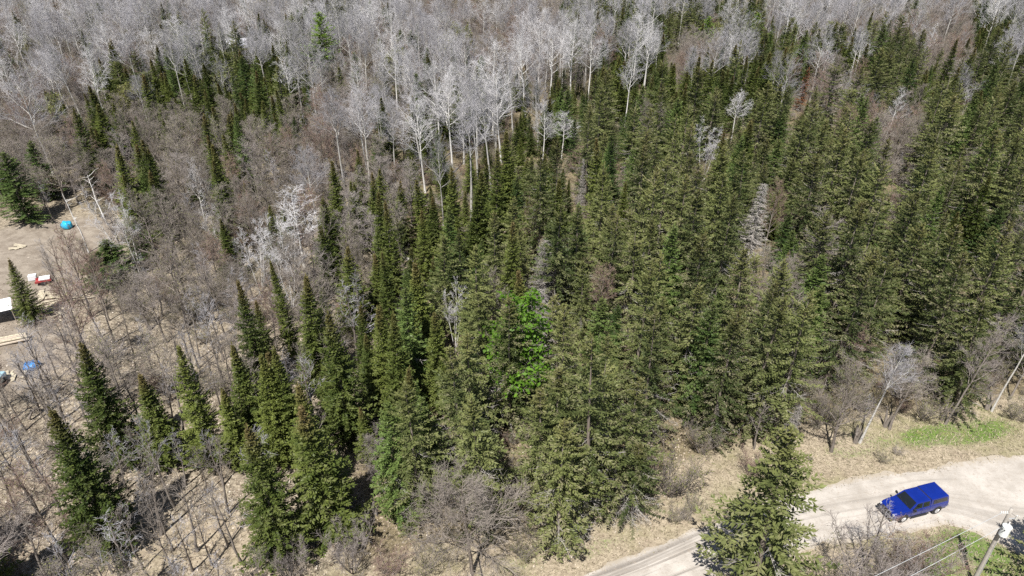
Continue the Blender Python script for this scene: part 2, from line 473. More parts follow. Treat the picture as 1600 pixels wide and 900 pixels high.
def add_bare(kind, barkm, twigm, seed, H, leafm='bud', **k):
    tb, c = bare_tree(seed, H, **k)
    t = tb.mesh(kind + '_trunk', [M[barkm]]); c_ = c.mesh(kind + '_crown', [M[twigm], M[leafm]])
    xy = np.concatenate(c.V)[:, :2]
    VAR.setdefault(kind, []).append(dict(H=H, R=float(np.percentile(np.linalg.norm(xy, axis=1), 95)), parts=[('trunk', t), ('crown', c_)]))

for i in range(7):
    add_bare('aspen_tree', 'aspen_bark' if i < 5 else 'birch_bark', 'aspen_twig' if i < 5 else 'birch_twig', 100 + i, 16.0, cb=(.50, .58, .45, .52, .40, .44, .5)[i], nl=17, spread=(46, 40, 52, 44, 48, 50, 46)[i], lmax=(.29, .25, .32, .27, .30, .30, .28)[i], tr=.15, sub=8, tw=6, tl=3, twig_r=.0085, leaf=(0, 0, 0, 0, .18, 0, 0)[i], leaf_size=.055)
for i in range(3):
    add_bare('birch_tree', 'birch_bark', 'birch_twig', 120 + i, 12.0, cb=.35, nl=14, spread=40, lmax=.26, tr=.09, stems=(1, 3, 4)[i], stem_spread=12, sub=6, tw=5, tl=3, twig_r=.011)
for i in range(6):
    add_bare('maple_tree', 'maple_bark' if i < 5 else 'spruce_bark', ('maple_twig', 'maple_twig', 'red_twig', 'maple_twig', 'grey_twig', 'maple_twig')[i], 140 + i, 10.0, cb=(.28, .35, .3, .22, .3, .30)[i], nl=(15, 13, 15, 17, 15, 24)[i], spread=(50, 44, 46, 55, 50, 66)[i], lmax=(.34, .34, .34, .36, .34, .44)[i], tr=.12, sub=(8, 8, 8, 8, 8, 10)[i], tw=(6, 6, 6, 6, 6, 8)[i], tl=3, twig_r=.010, wob=.05, leaf=(0, .10, .10, .16, 0, 0)[i], leaf_size=.05)
for i in range(4):
    add_bare('bare_sapling', 'maple_bark', ('maple_twig', 'aspen_twig')[i % 2], 160 + i, 8.0, cb=(.45, .35, .5, .3)[i], nl=11, spread=36, lmax=.26, tr=.095, sub=4, tw=3, tl=2, twig_r=.009, wob=.045)
for i in range(4):
    add_bare('bare_shrub', 'maple_bark', ('maple_twig', 'red_twig', 'maple_twig', 'grey_twig')[i], 180 + i, 3.0, cb=.15, nl=34, spread=44, lmax=.40, tr=.045, stems=(7, 6, 9, 6)[i], stem_spread=(34, 28, 38, 30)[i], sub=4, tw=4, tl=2, twig_r=.007, leaf=(.2, .05, .35, 0)[i], leaf_size=.045)
add_bare('leafy_maple', 'maple_bark', 'maple_twig', 195, 9.0, leafm='leaf', cb=.2, nl=20, spread=42, lmax=.30, tr=.10, sub=8, tw=6, tl=3, leaf=.9, leaf_size=.12)
add_bare('budding_bush', 'maple_bark', 'maple_twig', 196, 4.0, leafm='bud', cb=.15, nl=30, spread=45, lmax=.4, tr=.05, stems=5, stem_spread=22, sub=6, tw=5, tl=3, leaf=.7, leaf_size=.09)
# a snag: white dead stem with a few stubs
def snag(seed, H):
    g = np.random.default_rng(seed); b, seg = Buf(), []
    zz = np.linspace(0, H, 9); pts = np.column_stack([np.cumsum(g.normal(0, .05, 9)), np.cumsum(g.normal(0, .05, 9)), zz])
    a, q = polytube(pts, .13 * (1 - zz / H * .75), 7); b.add(a, q)
    for i in range(9):
        u = g.uniform(.45, 1); p = np.array([np.interp(u * H, zz, pts[:, c]) for c in range(3)]); az = g.uniform(0, 6.28)
        d = np.array([math.cos(az), math.sin(az), g.uniform(.2, 1.2)]); d /= np.linalg.norm(d); L = g.uniform(.5, 2.0)
        for k in range(3):
            p2 = p + d * L / 3; seg.append([*p, *p2, .045 * (1 - k * .28), .045 * (.72 - k * .28) + .004]); p = p2; d = d + g.normal(0, .2, 3); d /= np.linalg.norm(d)
    c = Buf(); a, q = tubes(seg, 4); c.add(a, q)
    VAR.setdefault('dead_birch', []).append(dict(H=H, R=1.0, parts=[('trunk', b.mesh('snag_trunk', [M['birch_bark']])), ('stub', c.mesh('snag_stubs', [M['birch_bark']]))]))
snag(201, 10.0); snag(202, 9.0)
# ------------------------------------------------------------------ the ground, its cover, the road
FAR = np.array([(-60, 8), (-20, 21.5), (-5, 27.5), (4.6, 31.4), (9.5, 33.4), (14.9, 36.0), (20.5, 38.2), (26, 40.0), (32.4, 41.4), (38.5, 42.6), (44.7, 43.8), (60, 46.2), (120, 55)], float)
NEAR = np.array([(-60, 2.5), (-20, 16.5), (-5, 23), (5, 27.3), (14.3, 31.0), (19.1, 33.0), (24.3, 34.3), (29.4, 35.0), (33.6, 35.9), (35.4, 35.2), (37.2, 33.9), (39.5, 32.2), (44, 30.5), (60, 29.0), (120, 36)], float)
yfar = lambda x: np.interp(x, FAR[:, 0], FAR[:, 1])
ynear = lambda x: np.interp(x, NEAR[:, 0], NEAR[:, 1])

def sstep(a, b, x):
    t = np.clip((x - a) / (b - a), 0, 1); return t * t * (3 - 2 * t)

def road_dist(x, y):
    yf, yn = yfar(x), ynear(x)
    d = np.maximum(np.maximum(yn - y, y - yf), 0)
    return d

def relief(x, y):
    k = sstep(2.0, 9.0, road_dist(x, y))
    h = .22 * np.sin(x * .21 + 1.3) * np.sin(y * .17 + .4) + .13 * np.sin(x * .53 + y * .31) + .07 * np.sin(x * 1.1 - y * .9 + 2) + .04 * np.sin(x * 2.3 + y * 1.9)
    return h * k

def zat(x, y): return float(relief(np.array([x]), np.array([y]))[0])

out = np.array([300., 420, 650, 1100, 2000, 4000])
gx = np.concatenate([-out[::-1], np.arange(-220, -60, 1.6), np.arange(-60, 62, .55), np.arange(62, 222, 1.6), out])
gy = np.concatenate([-out[::-1], np.arange(-60, 8, 2.5), np.arange(8, 92, .55), np.arange(92, 272, 1.6), out])
X, Y = np.meshgrid(gx, gy)
Zg = relief(X, Y)
nx, ny = len(gx), len(gy)
I = np.arange(nx * ny).reshape(ny, nx)
Qg = np.stack([I[:-1, :-1], I[:-1, 1:], I[1:, 1:], I[1:, :-1]], -1).reshape(-1, 4)

def blob(x, y, cx, cy, rx, ry, rot=0.0):
    c, s = math.cos(rot), math.sin(rot)
    u = ((x - cx) * c + (y - cy) * s) / rx; v = (-(x - cx) * s + (y - cy) * c) / ry
    return 1 - sstep(.55, 1.15, np.sqrt(u * u + v * v))

def wob(x, y): return .5 * np.sin(x * .9 + 1.7 * np.sin(y * .6)) + .5 * np.sin(y * 1.1 - x * .5 + 1.5 * np.sin(x * .7))

def cover(x, y):
    """green grass, dry yellow grass, bare dirt: 0..1 at a ground point"""
    rd = road_dist(x, y); n = wob(x, y)
    gr = np.maximum.reduce([blob(x, y, 33.6, 31.4, 5.6, 5.0, .3), .9 * blob(x, y, 39, 27, 7, 4), .95 * blob(x, y, 40.5, 46.2, 7.5, 1.9, .2), .55 * blob(x, y, 31.0, 44.4, 5, 1.5, .2), 
                            .5 * blob(x, y, 1.5, 33.0, 4, 1.2, .4), .45 * blob(x, y, 7.0, 34.0, 3.5, .9, .4), .35 * blob(x, y, -36, 29, 6, 4), .4 * blob(x, y, 14, 38, 4, 1.2, .4), .4 * blob(x, y, 52, 48.5, 9, 2, .2)])
    side = sstep(-.6, .6, y - yfar(x))                                   # beyond the road
    dry = side * (1 - sstep(5.5, 12.0, rd + n)) * sstep(-24, -6, x)
    dry = np.maximum(dry, (1 - side) * sstep(-10, 2, x) * .8)
    dry = np.maximum(dry, .55 * sstep(-14, 2, x + n * 3) * sstep(4, 10, rd))
    dry = np.maximum(dry, .35 * sstep(64, 90, y + n * 4))
    dry = np.maximum(dry, .75 * blob(x, y, -24, 33.5, 9, 4, .2))
    dirt = np.maximum.reduce([blob(x, y, -66, 80, 17, 12, .5), blob(x, y, -53, 56, 8, 9), .7 * blob(x, y, -57, 68, 9, 9)])
    return gr * (.75 + .25 * n), np.clip(dry, 0, 1), dirt

gg, gd, gt = cover(X.ravel(), Y.ravel())
_x, _y = X.ravel(), Y.ravel()
# darker needle litter and humus under the closed stand
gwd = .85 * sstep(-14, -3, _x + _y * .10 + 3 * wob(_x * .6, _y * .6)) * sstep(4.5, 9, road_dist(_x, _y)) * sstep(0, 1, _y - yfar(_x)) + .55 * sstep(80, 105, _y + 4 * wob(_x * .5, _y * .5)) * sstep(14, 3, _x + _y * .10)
m, nt, p = mat('forest_floor')
pos = nd(nt, 'ShaderNodeNewGeometry').outputs['Position']
n_big, n_mid, n_sm, n_fine = noise(nt, .12, 4, .6, pos), noise(nt, .55, 5, .65, pos), noise(nt, 2.6, 6, .75, pos), noise(nt, 7.5, 3, .7, pos)
litter = mixc(nt, ramp(nt, n_sm, .36, .66), (.125, .103, .076), (.37, .318, .242))
litter = mixc(nt, math_n(nt, 'MULTIPLY', ramp(nt, n_mid, .5, .72), .65), litter, (.17, .135, .105))
litter = mixc(nt, math_n(nt, 'MULTIPLY', ramp(nt, n_fine, .58, .72), .55), litter, (.52, .45, .37))
dryc = mixc(nt, ramp(nt, n_sm, .32, .68), (.20, .165, .115), (.42, .355, .265))
dryc = mixc(nt, math_n(nt, 'MULTIPLY', ramp(nt, n_mid, .45, .7), .6), dryc, (.25, .20, .15))
dryc = mixc(nt, math_n(nt, 'MULTIPLY', ramp(nt, n_big, .5, .65), .45), dryc, (.17, .175, .065))
grassc = mixc(nt, ramp(nt, n_sm, .3, .7), (.060, .105, .024), (.165, .235, .058))
grassc = mixc(nt, math_n(nt, 'MULTIPLY', ramp(nt, n_mid, .55, .7), .7), grassc, (.26, .225, .11))
dirtc = mixc(nt, ramp(nt, n_mid, .3, .7), (.175, .145, .115), (.29, .25, .205))
dirtc = mixc(nt, math_n(nt, 'MULTIPLY', ramp(nt, n_sm, .55, .7), .6), dirtc, (.42, .36, .29))
br = lambda a, lo, hi, k=.55: ramp(nt, math_n(nt, 'ADD', a, math_n(nt, 'MULTIPLY', math_n(nt, 'SUBTRACT', math_n(nt, 'ADD', math_n(nt, 'MULTIPLY', n_sm, .6), math_n(nt, 'MULTIPLY', n_mid, .4)), .5), k * 2)), lo, hi)
col = mixc(nt, br(attr(nt, 'dry'), .25, .75), litter, dryc)
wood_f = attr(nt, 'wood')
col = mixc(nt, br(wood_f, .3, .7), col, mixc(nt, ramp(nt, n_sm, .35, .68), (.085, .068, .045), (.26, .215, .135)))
col = mixc(nt, br(attr(nt, 'dirt'), .3, .7), col, dirtc)
col = mixc(nt, br(attr(nt, 'grass'), .30, .85, 1.3), col, grassc)
nt.links.new(col, p.inputs['Base Color']); p.inputs['Roughness'].default_value = .95; p.inputs['Specular IOR Level'].default_value = .1
bp = nd(nt, 'ShaderNodeBump'); bp.inputs['Strength'].default_value = .8; bp.inputs['Distance'].default_value = .12
nt.links.new(math_n(nt, 'ADD', n_sm, math_n(nt, 'MULTIPLY', n_fine, .5)), bp.inputs['Height']); nt.links.new(bp.outputs[0], p.inputs['Normal'])
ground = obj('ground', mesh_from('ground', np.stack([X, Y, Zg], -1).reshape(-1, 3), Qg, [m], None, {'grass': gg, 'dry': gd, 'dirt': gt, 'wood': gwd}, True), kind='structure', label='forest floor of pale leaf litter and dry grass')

# gravel road: one strip with worn tracks, edges wander and thin out into the verge
m, nt, p = mat('gravel_road')
ac, al = attr(nt, 'across'), attr(nt, 'along')
pos = nd(nt, 'ShaderNodeNewGeometry').outputs['Position']
cmb = nd(nt, 'ShaderNodeCombineXYZ'); nt.links.new(math_n(nt, 'MULTIPLY', al, .035), cmb.inputs[0]); nt.links.new(math_n(nt, 'MULTIPLY', ac, 9.0), cmb.inputs[1])
streak = noise(nt, 1.0, 5, .62, cmb.outputs[0], .1)
n_sm, n_mid, n_fine = noise(nt, 3.0, 6, .7, pos), noise(nt, .45, 4, .6, pos), noise(nt, 9, 3, .7, pos)
col = mixc(nt, ramp(nt, n_mid, .3, .7), (.33, .30, .265), (.45, .415, .375))
col = mixc(nt, math_n(nt, 'MULTIPLY', ramp(nt, n_fine, .5, .7), .4), col, (.29, .26, .23))
left = ramp(nt, al, 26., 8.)
tr_ = math_n(nt, 'MULTIPLY', ramp(nt, streak, .47, .60), math_n(nt, 'MULTIPLY', math_n(nt, 'ADD', math_n(nt, 'MULTIPLY', left, .55), .35), ramp(nt, math_n(nt, 'ABSOLUTE', math_n(nt, 'SUBTRACT', ac, .5)), .47, .34)), True)
col = mixc(nt, tr_, col, (.17, .152, .135))
col = mixc(nt, math_n(nt, 'MULTIPLY', ramp(nt, n_sm, .55, .68), .5), col, (.27, .225, .18))
col = mixc(nt, math_n(nt, 'MULTIPLY', ramp(nt, noise(nt, 1.1, 5, .7, pos, .6), .52, .66), .45), col, (.29, .255, .22))
col = mixc(nt, math_n(nt, 'MULTIPLY', ramp(nt, noise(nt, 16, 2, .6, pos), .6, .7), .4), col, (.55, .52, .48))
edge = math_n(nt, 'MULTIPLY', math_n(nt, 'ABSOLUTE', math_n(nt, 'SUBTRACT', ac, .5)), 2.0)
e2 = ramp(nt, math_n(nt, 'ADD', edge, math_n(nt, 'MULTIPLY', math_n(nt, 'SUBTRACT', n_sm, .5), .55)), .84, 1.0)
col = mixc(nt, math_n(nt, 'MULTIPLY', e2, .8), col, (.33, .285, .225))
nt.links.new(col, p.inputs['Base Color']); p.inputs['Roughness'].default_value = .95; p.inputs['Specular IOR Level'].default_value = .12
bp = nd(nt, 'ShaderNodeBump'); bp.inputs['Strength'].default_value = .5; bp.inputs['Distance'].default_value = .05
nt.links.new(math_n(nt, 'ADD', n_fine, streak), bp.inputs['Height']); nt.links.new(bp.outputs[0], p.inputs['Normal'])
g0 = np.random.default_rng(5)
xs = np.arange(-60, 120, .5); na = 17
jn = np.convolve(g0.normal(0, .5, len(xs) + 8), np.ones(5) / 5, 'same')[4:-4]; jf = np.convolve(g0.normal(0, .5, len(xs) + 8), np.ones(5) / 5, 'same')[4:-4]
A = np.linspace(0, 1, na)
yn_, yf_ = ynear(xs) + jn - .1, yfar(xs) + jf + .1
RX = np.repeat(xs[:, None], na, 1); RY = yn_[:, None] * (1 - A) + yf_[:, None] * A
crown_h = .05 * (1 - (2 * A - 1) ** 4) - .02 * np.exp(-((A - .35) / .06) ** 2) - .02 * np.exp(-((A - .62) / .06) ** 2)
RZ = relief(RX, RY) + .012 + crown_h[None, :]
I = np.arange(RX.size).reshape(RX.shape)
Q = np.stack([I[:-1, :-1], I[1:, :-1], I[1:, 1:], I[:-1, 1:]], -1).reshape(-1, 4)
M['road'] = m
obj('road', mesh_from('road', np.stack([RX, RY, RZ], -1).reshape(-1, 3), Q, [m], None, {'across': ((RY - ynear(RX)) / (yfar(RX) - ynear(RX))).ravel(), 'along': RX.ravel()}, True), kind='structure', label='pale gravel road with darker wheel tracks')
# fallen leaves, dry grass, green grass: nobody could count them
def scatter_quads(name, n, gen, size, tilt, up, matn, label, seed, lift=.02):
    g = np.random.default_rng(seed)
    x, y = gen(g, n); z = relief(x, y) + lift
    n = len(x)
    P = np.stack([x, y, z], -1)
    if up:       # blades
        az = g.uniform(0, 6.28, n); d = nrm(np.stack([np.cos(az) * tilt, np.sin(az) * tilt, np.ones(n)], -1) + g.normal(0, .25, (n, 3)))
        L = size * g.uniform(.5, 1.4, (n, 1)); wv = np.stack([-np.sin(az), np.cos(az), np.zeros(n)], -1) * .024
        V = np.stack([P - wv, P + wv, P + d * L + wv * .3, P + d * L - wv * .3], 1)
    else:
        nn = nrm(np.array([[0, 0, 1.]]) + g.normal(0, tilt, (n, 3))); a = nrm(np.cross(nn, g.normal(size=(n, 3)))); b = np.cross(nn, a)
        L = size * g.uniform(.5, 1.3, (n, 1))
        P[:, 2] += .03
        V = np.stack([P - a * L, P - b * L * .7, P + a * L, P + b * L * .7], 1)
    o = obj(name, mesh_from(name, V.reshape(-1, 3), np.arange(n * 4).reshape(-1, 4), [matn], None, {'tint': np.repeat(g.random(n), 4), 'hfrac': np.tile([0, 0, .6, .6], n)}), kind='stuff', label=label)
    return o
def leafmat(name, c0, c1, c2):
    m, nt, p = mat(name)
    t = attr(nt, 'tint')
    nt.links.new(mixc(nt, ramp(nt, t, .75, 1.0), mixc(nt, ramp(nt, t, 0, .8), c0, c1), c2), p.inputs['Base Color']); p.inputs['Roughness'].default_value = .8; p.inputs['Specular IOR Level'].default_value = .2
    return m
def gen_litter(g, n):
    y = 24 + 66 * g.random(n) ** 1.3; x = g.uniform(-1, .28, n) * (y * .80 + 22)
    gr, dr, di = cover(x, y); k = (road_dist(x, y) > .4) & (g.random(n) > dr * .8 + di * .8)
    return x[k], y[k]
scatter_quads('fallen_leaves', 90000, gen_litter, .085, .35, False, leafmat('dead_leaves', (.13, .095, .07), (.38, .31, .24), (.54, .48, .41)), 'pale fallen leaves covering the floor of the open wood', 21)
def gen_dry(g, n):
    y = 20 + 34 * g.random(n); x = g.uniform(-14, 62, n)
    gr, dr, di = cover(x, y); ins = np.minimum(y - ynear(x), yfar(x) - y) + .35 * wob(x * 1.7, y * 1.9); k = ((road_dist(x, y) > .1) & (g.random(n) < dr)) | ((ins > 0) & (ins < .75) & (g.random(n) < .55 - .7 * ins))
    return x[k], y[k]
scatter_quads('dry_grass', 90000, gen_dry, .20, 1.5, True, leafmat('dry_blades', (.20, .165, .115), (.42, .355, .26), (.17, .165, .085)), 'matted straw coloured dry grass on the road verges', 22)
def gen_green(g, n):
    y = 20 + 34 * g.random(n); x = g.uniform(-14, 62, n)
    gr, dr, di = cover(x, y); k = (road_dist(x, y) > .1) & (g.random(n) < gr * 1.1)
    return x[k], y[k]
scatter_quads('green_grass', 90000, gen_green, .13, .6, True, leafmat('green_blades', (.055, .105, .02), (.13, .20, .045), (.24, .22, .09)), 'short new green grass on the verges', 23)

# ------------------------------------------------------------------ placing the trees
g1 = np.random.default_rng(2024)
ADJ = {'balsam_fir': 'fir', 'white_spruce': 'spruce', 'green_spruce': 'spruce', 'white_pine': 'pine', 'rusty_spruce': 'dead rusty spruce', 'dead_spruce': 'dead grey spruce', 'aspen_tree': 'leafless aspen',
       'birch_tree': 'white-stemmed birch', 'maple_tree': 'leafless maple', 'bare_sapling': 'thin leafless sapling', 'bare_shrub': 'leafless shrub', 'leafy_maple': 'maple in leaf', 'budding_bush': 'budding bush', 'dead_birch': 'dead white birch'}
CAT = {k: ('shrub' if k in ('bare_shrub', 'budding_bush') else 'tree') for k in ADJ}
T = []          # dict: kind x y h R var lean text hand
occ = {}
def reg(t):
    T.append(t); occ.setdefault((int(t['x'] // 4), int(t['y'] // 4)), []).append(t)
def near_any(x, y, d, fac=1.0):
    r = int(d // 4) + 1; cx, cy = int(x // 4), int(y // 4)
    for i in range(-r, r + 1):
        for j in range(-r, r + 1):
            for t in occ.get((cx + i, cy + j), ()):
                dd = d if not t['hand'] else max(d, t['clear'])
                if (t['x'] - x) ** 2 + (t['y'] - y) ** 2 < dd * dd: return True
    return False

def top(kind, x, y, h, Rr=None, var=None, text=None, clear=2.0, base=False):
    p = at(x, y, 0 if base else h)
    reg(dict(kind=kind, x=p.x, y=p.y, h=h, R=Rr, var=var, text=text, hand=True, clear=clear, lean=None))
def base(kind, x, y, h, Rr=None, var=None, text=None, clear=1.5, lean=None):
    top(kind, x, y, h, Rr, var, text, clear, True); T[-1]['lean'] = lean

F_, W_, G_ = 'balsam_fir', 'white_spruce', 'green_spruce'
# the firs standing at the edge of the open wood
for a in [(80, 642, 13.5, 2.1, 0, 'broad dark fir with its foot in leaf litter, first of the front row'), (125, 538, 12.5, 2.2, 1, 'broad dark fir behind the first fir of the front row'), (218, 588, 9.5, 1.7, 2, 'short dark fir between two taller firs over leaf litter'),
          (275, 541, 12.5, 1.8, 3, 'slender dark fir standing clear in the leaf litter beside shadows of bare trunks'), (348, 608, 8.5, 1.3, 4, 'small narrow fir tucked under a taller dark fir'), (370, 438, 13, 1.5, 2, 'narrow dark fir topmost of the column of firs by open leaf litter'),
          (367, 540, 11, 1.5, 4, None), (400, 555, 11.5, 1.5, 2, None), (427, 538, 12, 1.7, 0, None), (390, 675, 12.5, 2.2, 1, 'broad dark fir with foot in yellow grass and saplings beside it'), (465, 595, 11.5, 1.6, 4, None),
          (486, 625, 13, 2.5, 3, 'largest dark fir of the front row with browned crown tip'), (513, 483, 14, 2.3, 1, 'tall dark fir behind the largest fir of the front row'), (431, 403, 12, 1.0, 4, 'very slim green fir rising from the leafless brush'), (590, 480, 12, 1.6, 0, None), (613, 488, 12.5, 1.6, 2, None),
          (640, 385, 12.5, 1.7, 3, None), (680, 478, 11.5, 1.6, 1, 'dark fir just beside a forked white birch'), (629, 570, 11, 1.3, 4, None), (602, 320, 13, 1.4, 2, None), (548, 285, 10, 1.4, 0, None), (578, 268, 11, 1.7, 3, None), (705, 262, 14, 2, 1, None), (750, 268, 14, 2.1, 0, None), (772, 235, 14.5, 2.0, 3, None),
          (792, 205, 14, 2, 2, None), (800, 345, 13, 1.8, 1, None), (735, 300, 12, 1.8, 0, None), (945, 212, 15, 2.0, 3, None), (975, 283, 10, 1.1, 4, None), (1205, 82, 14, 2.2, 0, None), (1228, 76, 15, 2.2, 3, None), (1115, 90, 14, 2.2, 1, None), (1093, 86, 14, 2.2, 2, None), (1052, 100, 12, 1.9, 4, None),
          (1135, 205, 13, 1.8, 0, None), (10, 402, 8, 1.4, 1, 'small fir at the edge of the dirt clearing'), (600, 395, 11, 1.5, 3, None), (655, 325, 11, 1.4, 0, None), (560, 480, 9, 1.2, 2, None), (430, 545, 11, 1.6, 2, None), (395, 470, 9, 1.2, 0, None), (810, 420, 12, 1.7, 2, None), (1285, 45, 12, 2.0, 2, None)]:
    top(F_, *a)
# olive spruces of the thick stand
for a in [(635, 600, 13.5, 2.5, 0, 'olive spruce at the front of the stand beside a bright green fir'), (722, 540, 15, 2.8, 5, 'brownish olive spruce with ragged grey lower boughs'), (757, 598, 14, 2.3, 1, 'olive spruce whose foot stands behind the wide bare maple'), (690, 368, 12, 2.3, 3, None), (742, 383, 13, 2.3, 4, None),
          (868, 310, 15.5, 3.0, 5, 'big spruce with olive top over a grey needleless skirt'), (845, 235, 16, 2.4, 1, None), (872, 218, 15, 2.3, 0, None), (905, 320, 14, 2.3, 3, None), (955, 335, 14, 2.6, 2, None), (938, 528, 17, 3.2, 2, 'largest olive spruce standing at the verge with bleached trunk showing'), (880, 652, 13, 2.2, 1, None),
          (885, 478, 14.5, 2.5, 0, None), (795, 468, 14, 2.4, 3, None), (1030, 488, 14.5, 2.7, 2, None), (1090, 440, 14, 2.5, 1, None), (1100, 370, 15, 2.7, 3, None), (1010, 420, 15, 2.6, 0, None), (1165, 395, 15, 2.6, 4, None), (1215, 455, 15, 2.6, 0, None), (1270, 450, 15.5, 3.0, 2, 'wide olive spruce at the verge above the pale snag'),
          (1132, 268, 15.5, 2.8, 1, None), (1075, 275, 15, 2.5, 5, None), (958, 105, 14, 2.5, 3, None), (935, 120, 13, 2.3, 0, None), (770, 328, 13, 1.9, 4, None), (715, 360, 12, 1.6, 4, None), (1395, 80, 14, 2.9, 3, None), (1375, 110, 12, 2.6, 1, None), (1580, 60, 16, 3.2, 0, None), (1560, 150, 15, 3.0, 2, None),
          (1400, 395, 14, 2.6, 5, None), (1350, 235, 15, 2.6, 0, None), (1395, 215, 15, 2.4, 4, None), (1250, 180, 15, 2.6, 1, None), (990, 600, 13, 2.6, 5, None), (1150, 480, 14, 2.5, 0, None), (1500, 350, 15, 2.8, 1, None), (1440, 300, 15, 2.8, 3, None), (1340, 420, 14, 2.7, 2, None), (1565, 470, 12, 2.6, 0, None), (1000, 690, 8, 2.1, 5, None), (905, 690, 9.5, 2.4, 5, None)]:
    top(W_, *a)
top(G_, 603, 632, 11.5, 1.7, 0, 'bright green fir between the dark firs and the olive spruces', 2)
top(G_, 1110, 470, 13, 2.0, 1); base(G_, 43, 347, 10.5, 2.9, 1, 'bright green spruce at the edge of the dirt clearing'); base(G_, 80, 312, 9.5, 2.2, 2); top(G_, 640, 580, 9, 1.2, 2)
top('white_pine', 499, 20, 16.5, 3.7, 0, 'tall bright green pine towering among grey aspens', 4); top(G_, 165, 375, 5.5, 2.6, 1, 'low bushy green spruce below the leaning birches', 2); top(G_, 150, 395, 4.5, 2.2, 0, None, 2); top(G_, 205, 345, 5, 1.6, 0, None); top('white_pine', 1110, 25, 12, 2.6, 1, None); top('white_pine', 1182, 20, 12, 2.6, 0, None)
top(W_, 1250, 668, 16.2, 3.7, 3, 'olive spruce standing on the near side of the road, alone', 3)
top('rusty_spruce', 1262, 108, 9, 1.5, 0, 'slim spruce with dead rust red needles', 3)
top('dead_spruce', 852, 372, 10.5, 3.0, 0, 'dark grey dead spruce in front of the big half bare spruce', 2); top('dead_spruce', 845, 446, 8.5, 2.3, 1, 'pale bleached dead spruce, bare to the tip', 2.5); top('dead_spruce', 1192, 285, 12, 2.6, 0, 'tall dead spruce beside a reddish bare maple', 2.5); top('dead_spruce', 912, 245, 9, .9, 1, 'very slim bleached dead spruce among the dark firs', 1.5)
base('dead_spruce', 1220, 708, 5.5, 1.2, 1, 'pale dead snag leaning at the verge behind the lone spruce', 1.5, (6, 90))
base('leafy_maple', 814, 652, 12.0, 3.1, 0, 'bright green maple in full leaf, the only one', 2.6)
# pale stems that can be followed to their foot
base('birch_tree', 712, 545, 8.0, 1.8, 2, 'forked white birch among the dark firs', 2)
for a in [(737, 350, 17, None, 1, 'tall white-stemmed aspen in front of the dark firs, long bare stem'), (768, 300, 17, None, 0, None), (693, 352, 13, 2.6, 2, 'white-stemmed aspen with low round crown before a dark fir'), (748, 285, 17, None, 3, None), (541, 305, 16, None, 1, 'aspen with long bare pale stem, beyond a pair of dark firs'), (578, 298, 16, None, 3, None), (618, 295, 13, None, 0, None), (660, 275, 14, None, 2, None), (725, 255, 16, None, 0, None), (802, 215, 15, None, 2, None)]:
    base('aspen_tree', *a)
for a in [(822, 58, 16, 4.0, 0), (862, 48, 16, 3.8, 2), (895, 38, 17, 4.0, 4), (925, 46, 16, 3.6, 0), (700, 120, 16, 3.6, 2), (680, 105, 16, 3.8, 0), (742, 105, 16, 3.6, 3), (782, 120, 15, 3.6, 2), (655, 165, 14, 3.2, 0), (1015, 38, 16, 3, 3), (985, 88, 14, 2.6, 1), (560, 150, 14, 3.0, 2), (610, 60, 16, 3.6, 3), (850, 165, 11, 2.2, 0), (880, 180, 8, 2.4, 2), (1155, 145, 9, 2.6, 4)]:
    top('aspen_tree', *a[:4], 5 + a[4] % 2, None, 2.0)
top('birch_tree', 1112, 190, 10, 2.6, 1, 'round pale crowned birch alone among the spruces', 3); top('birch_tree', 455, 300, 10.5, 3.4, 0, 'pale round crowned birch standing above the brown brush', 3); top('birch_tree', 385, 352, 9.5, 2.2, 1, 'small pale birch next to the round crowned one', 2); top('birch_tree', 1520, 130, 6.5, 1.5, 2, None, 2)
base('birch_tree', 218, 428, 11, 3.0, 1, 'clump of leaning white birches by the dirt clearing', 2.5, (9, -60)); base('dead_birch', 141, 397, 8.5, None, 0, 'bare white dead birch leaning beside the blue barrel', 1.5, (6, -80)); base('dead_birch', 168, 352, 7.5, None, 1, None, 1, (8, -60))
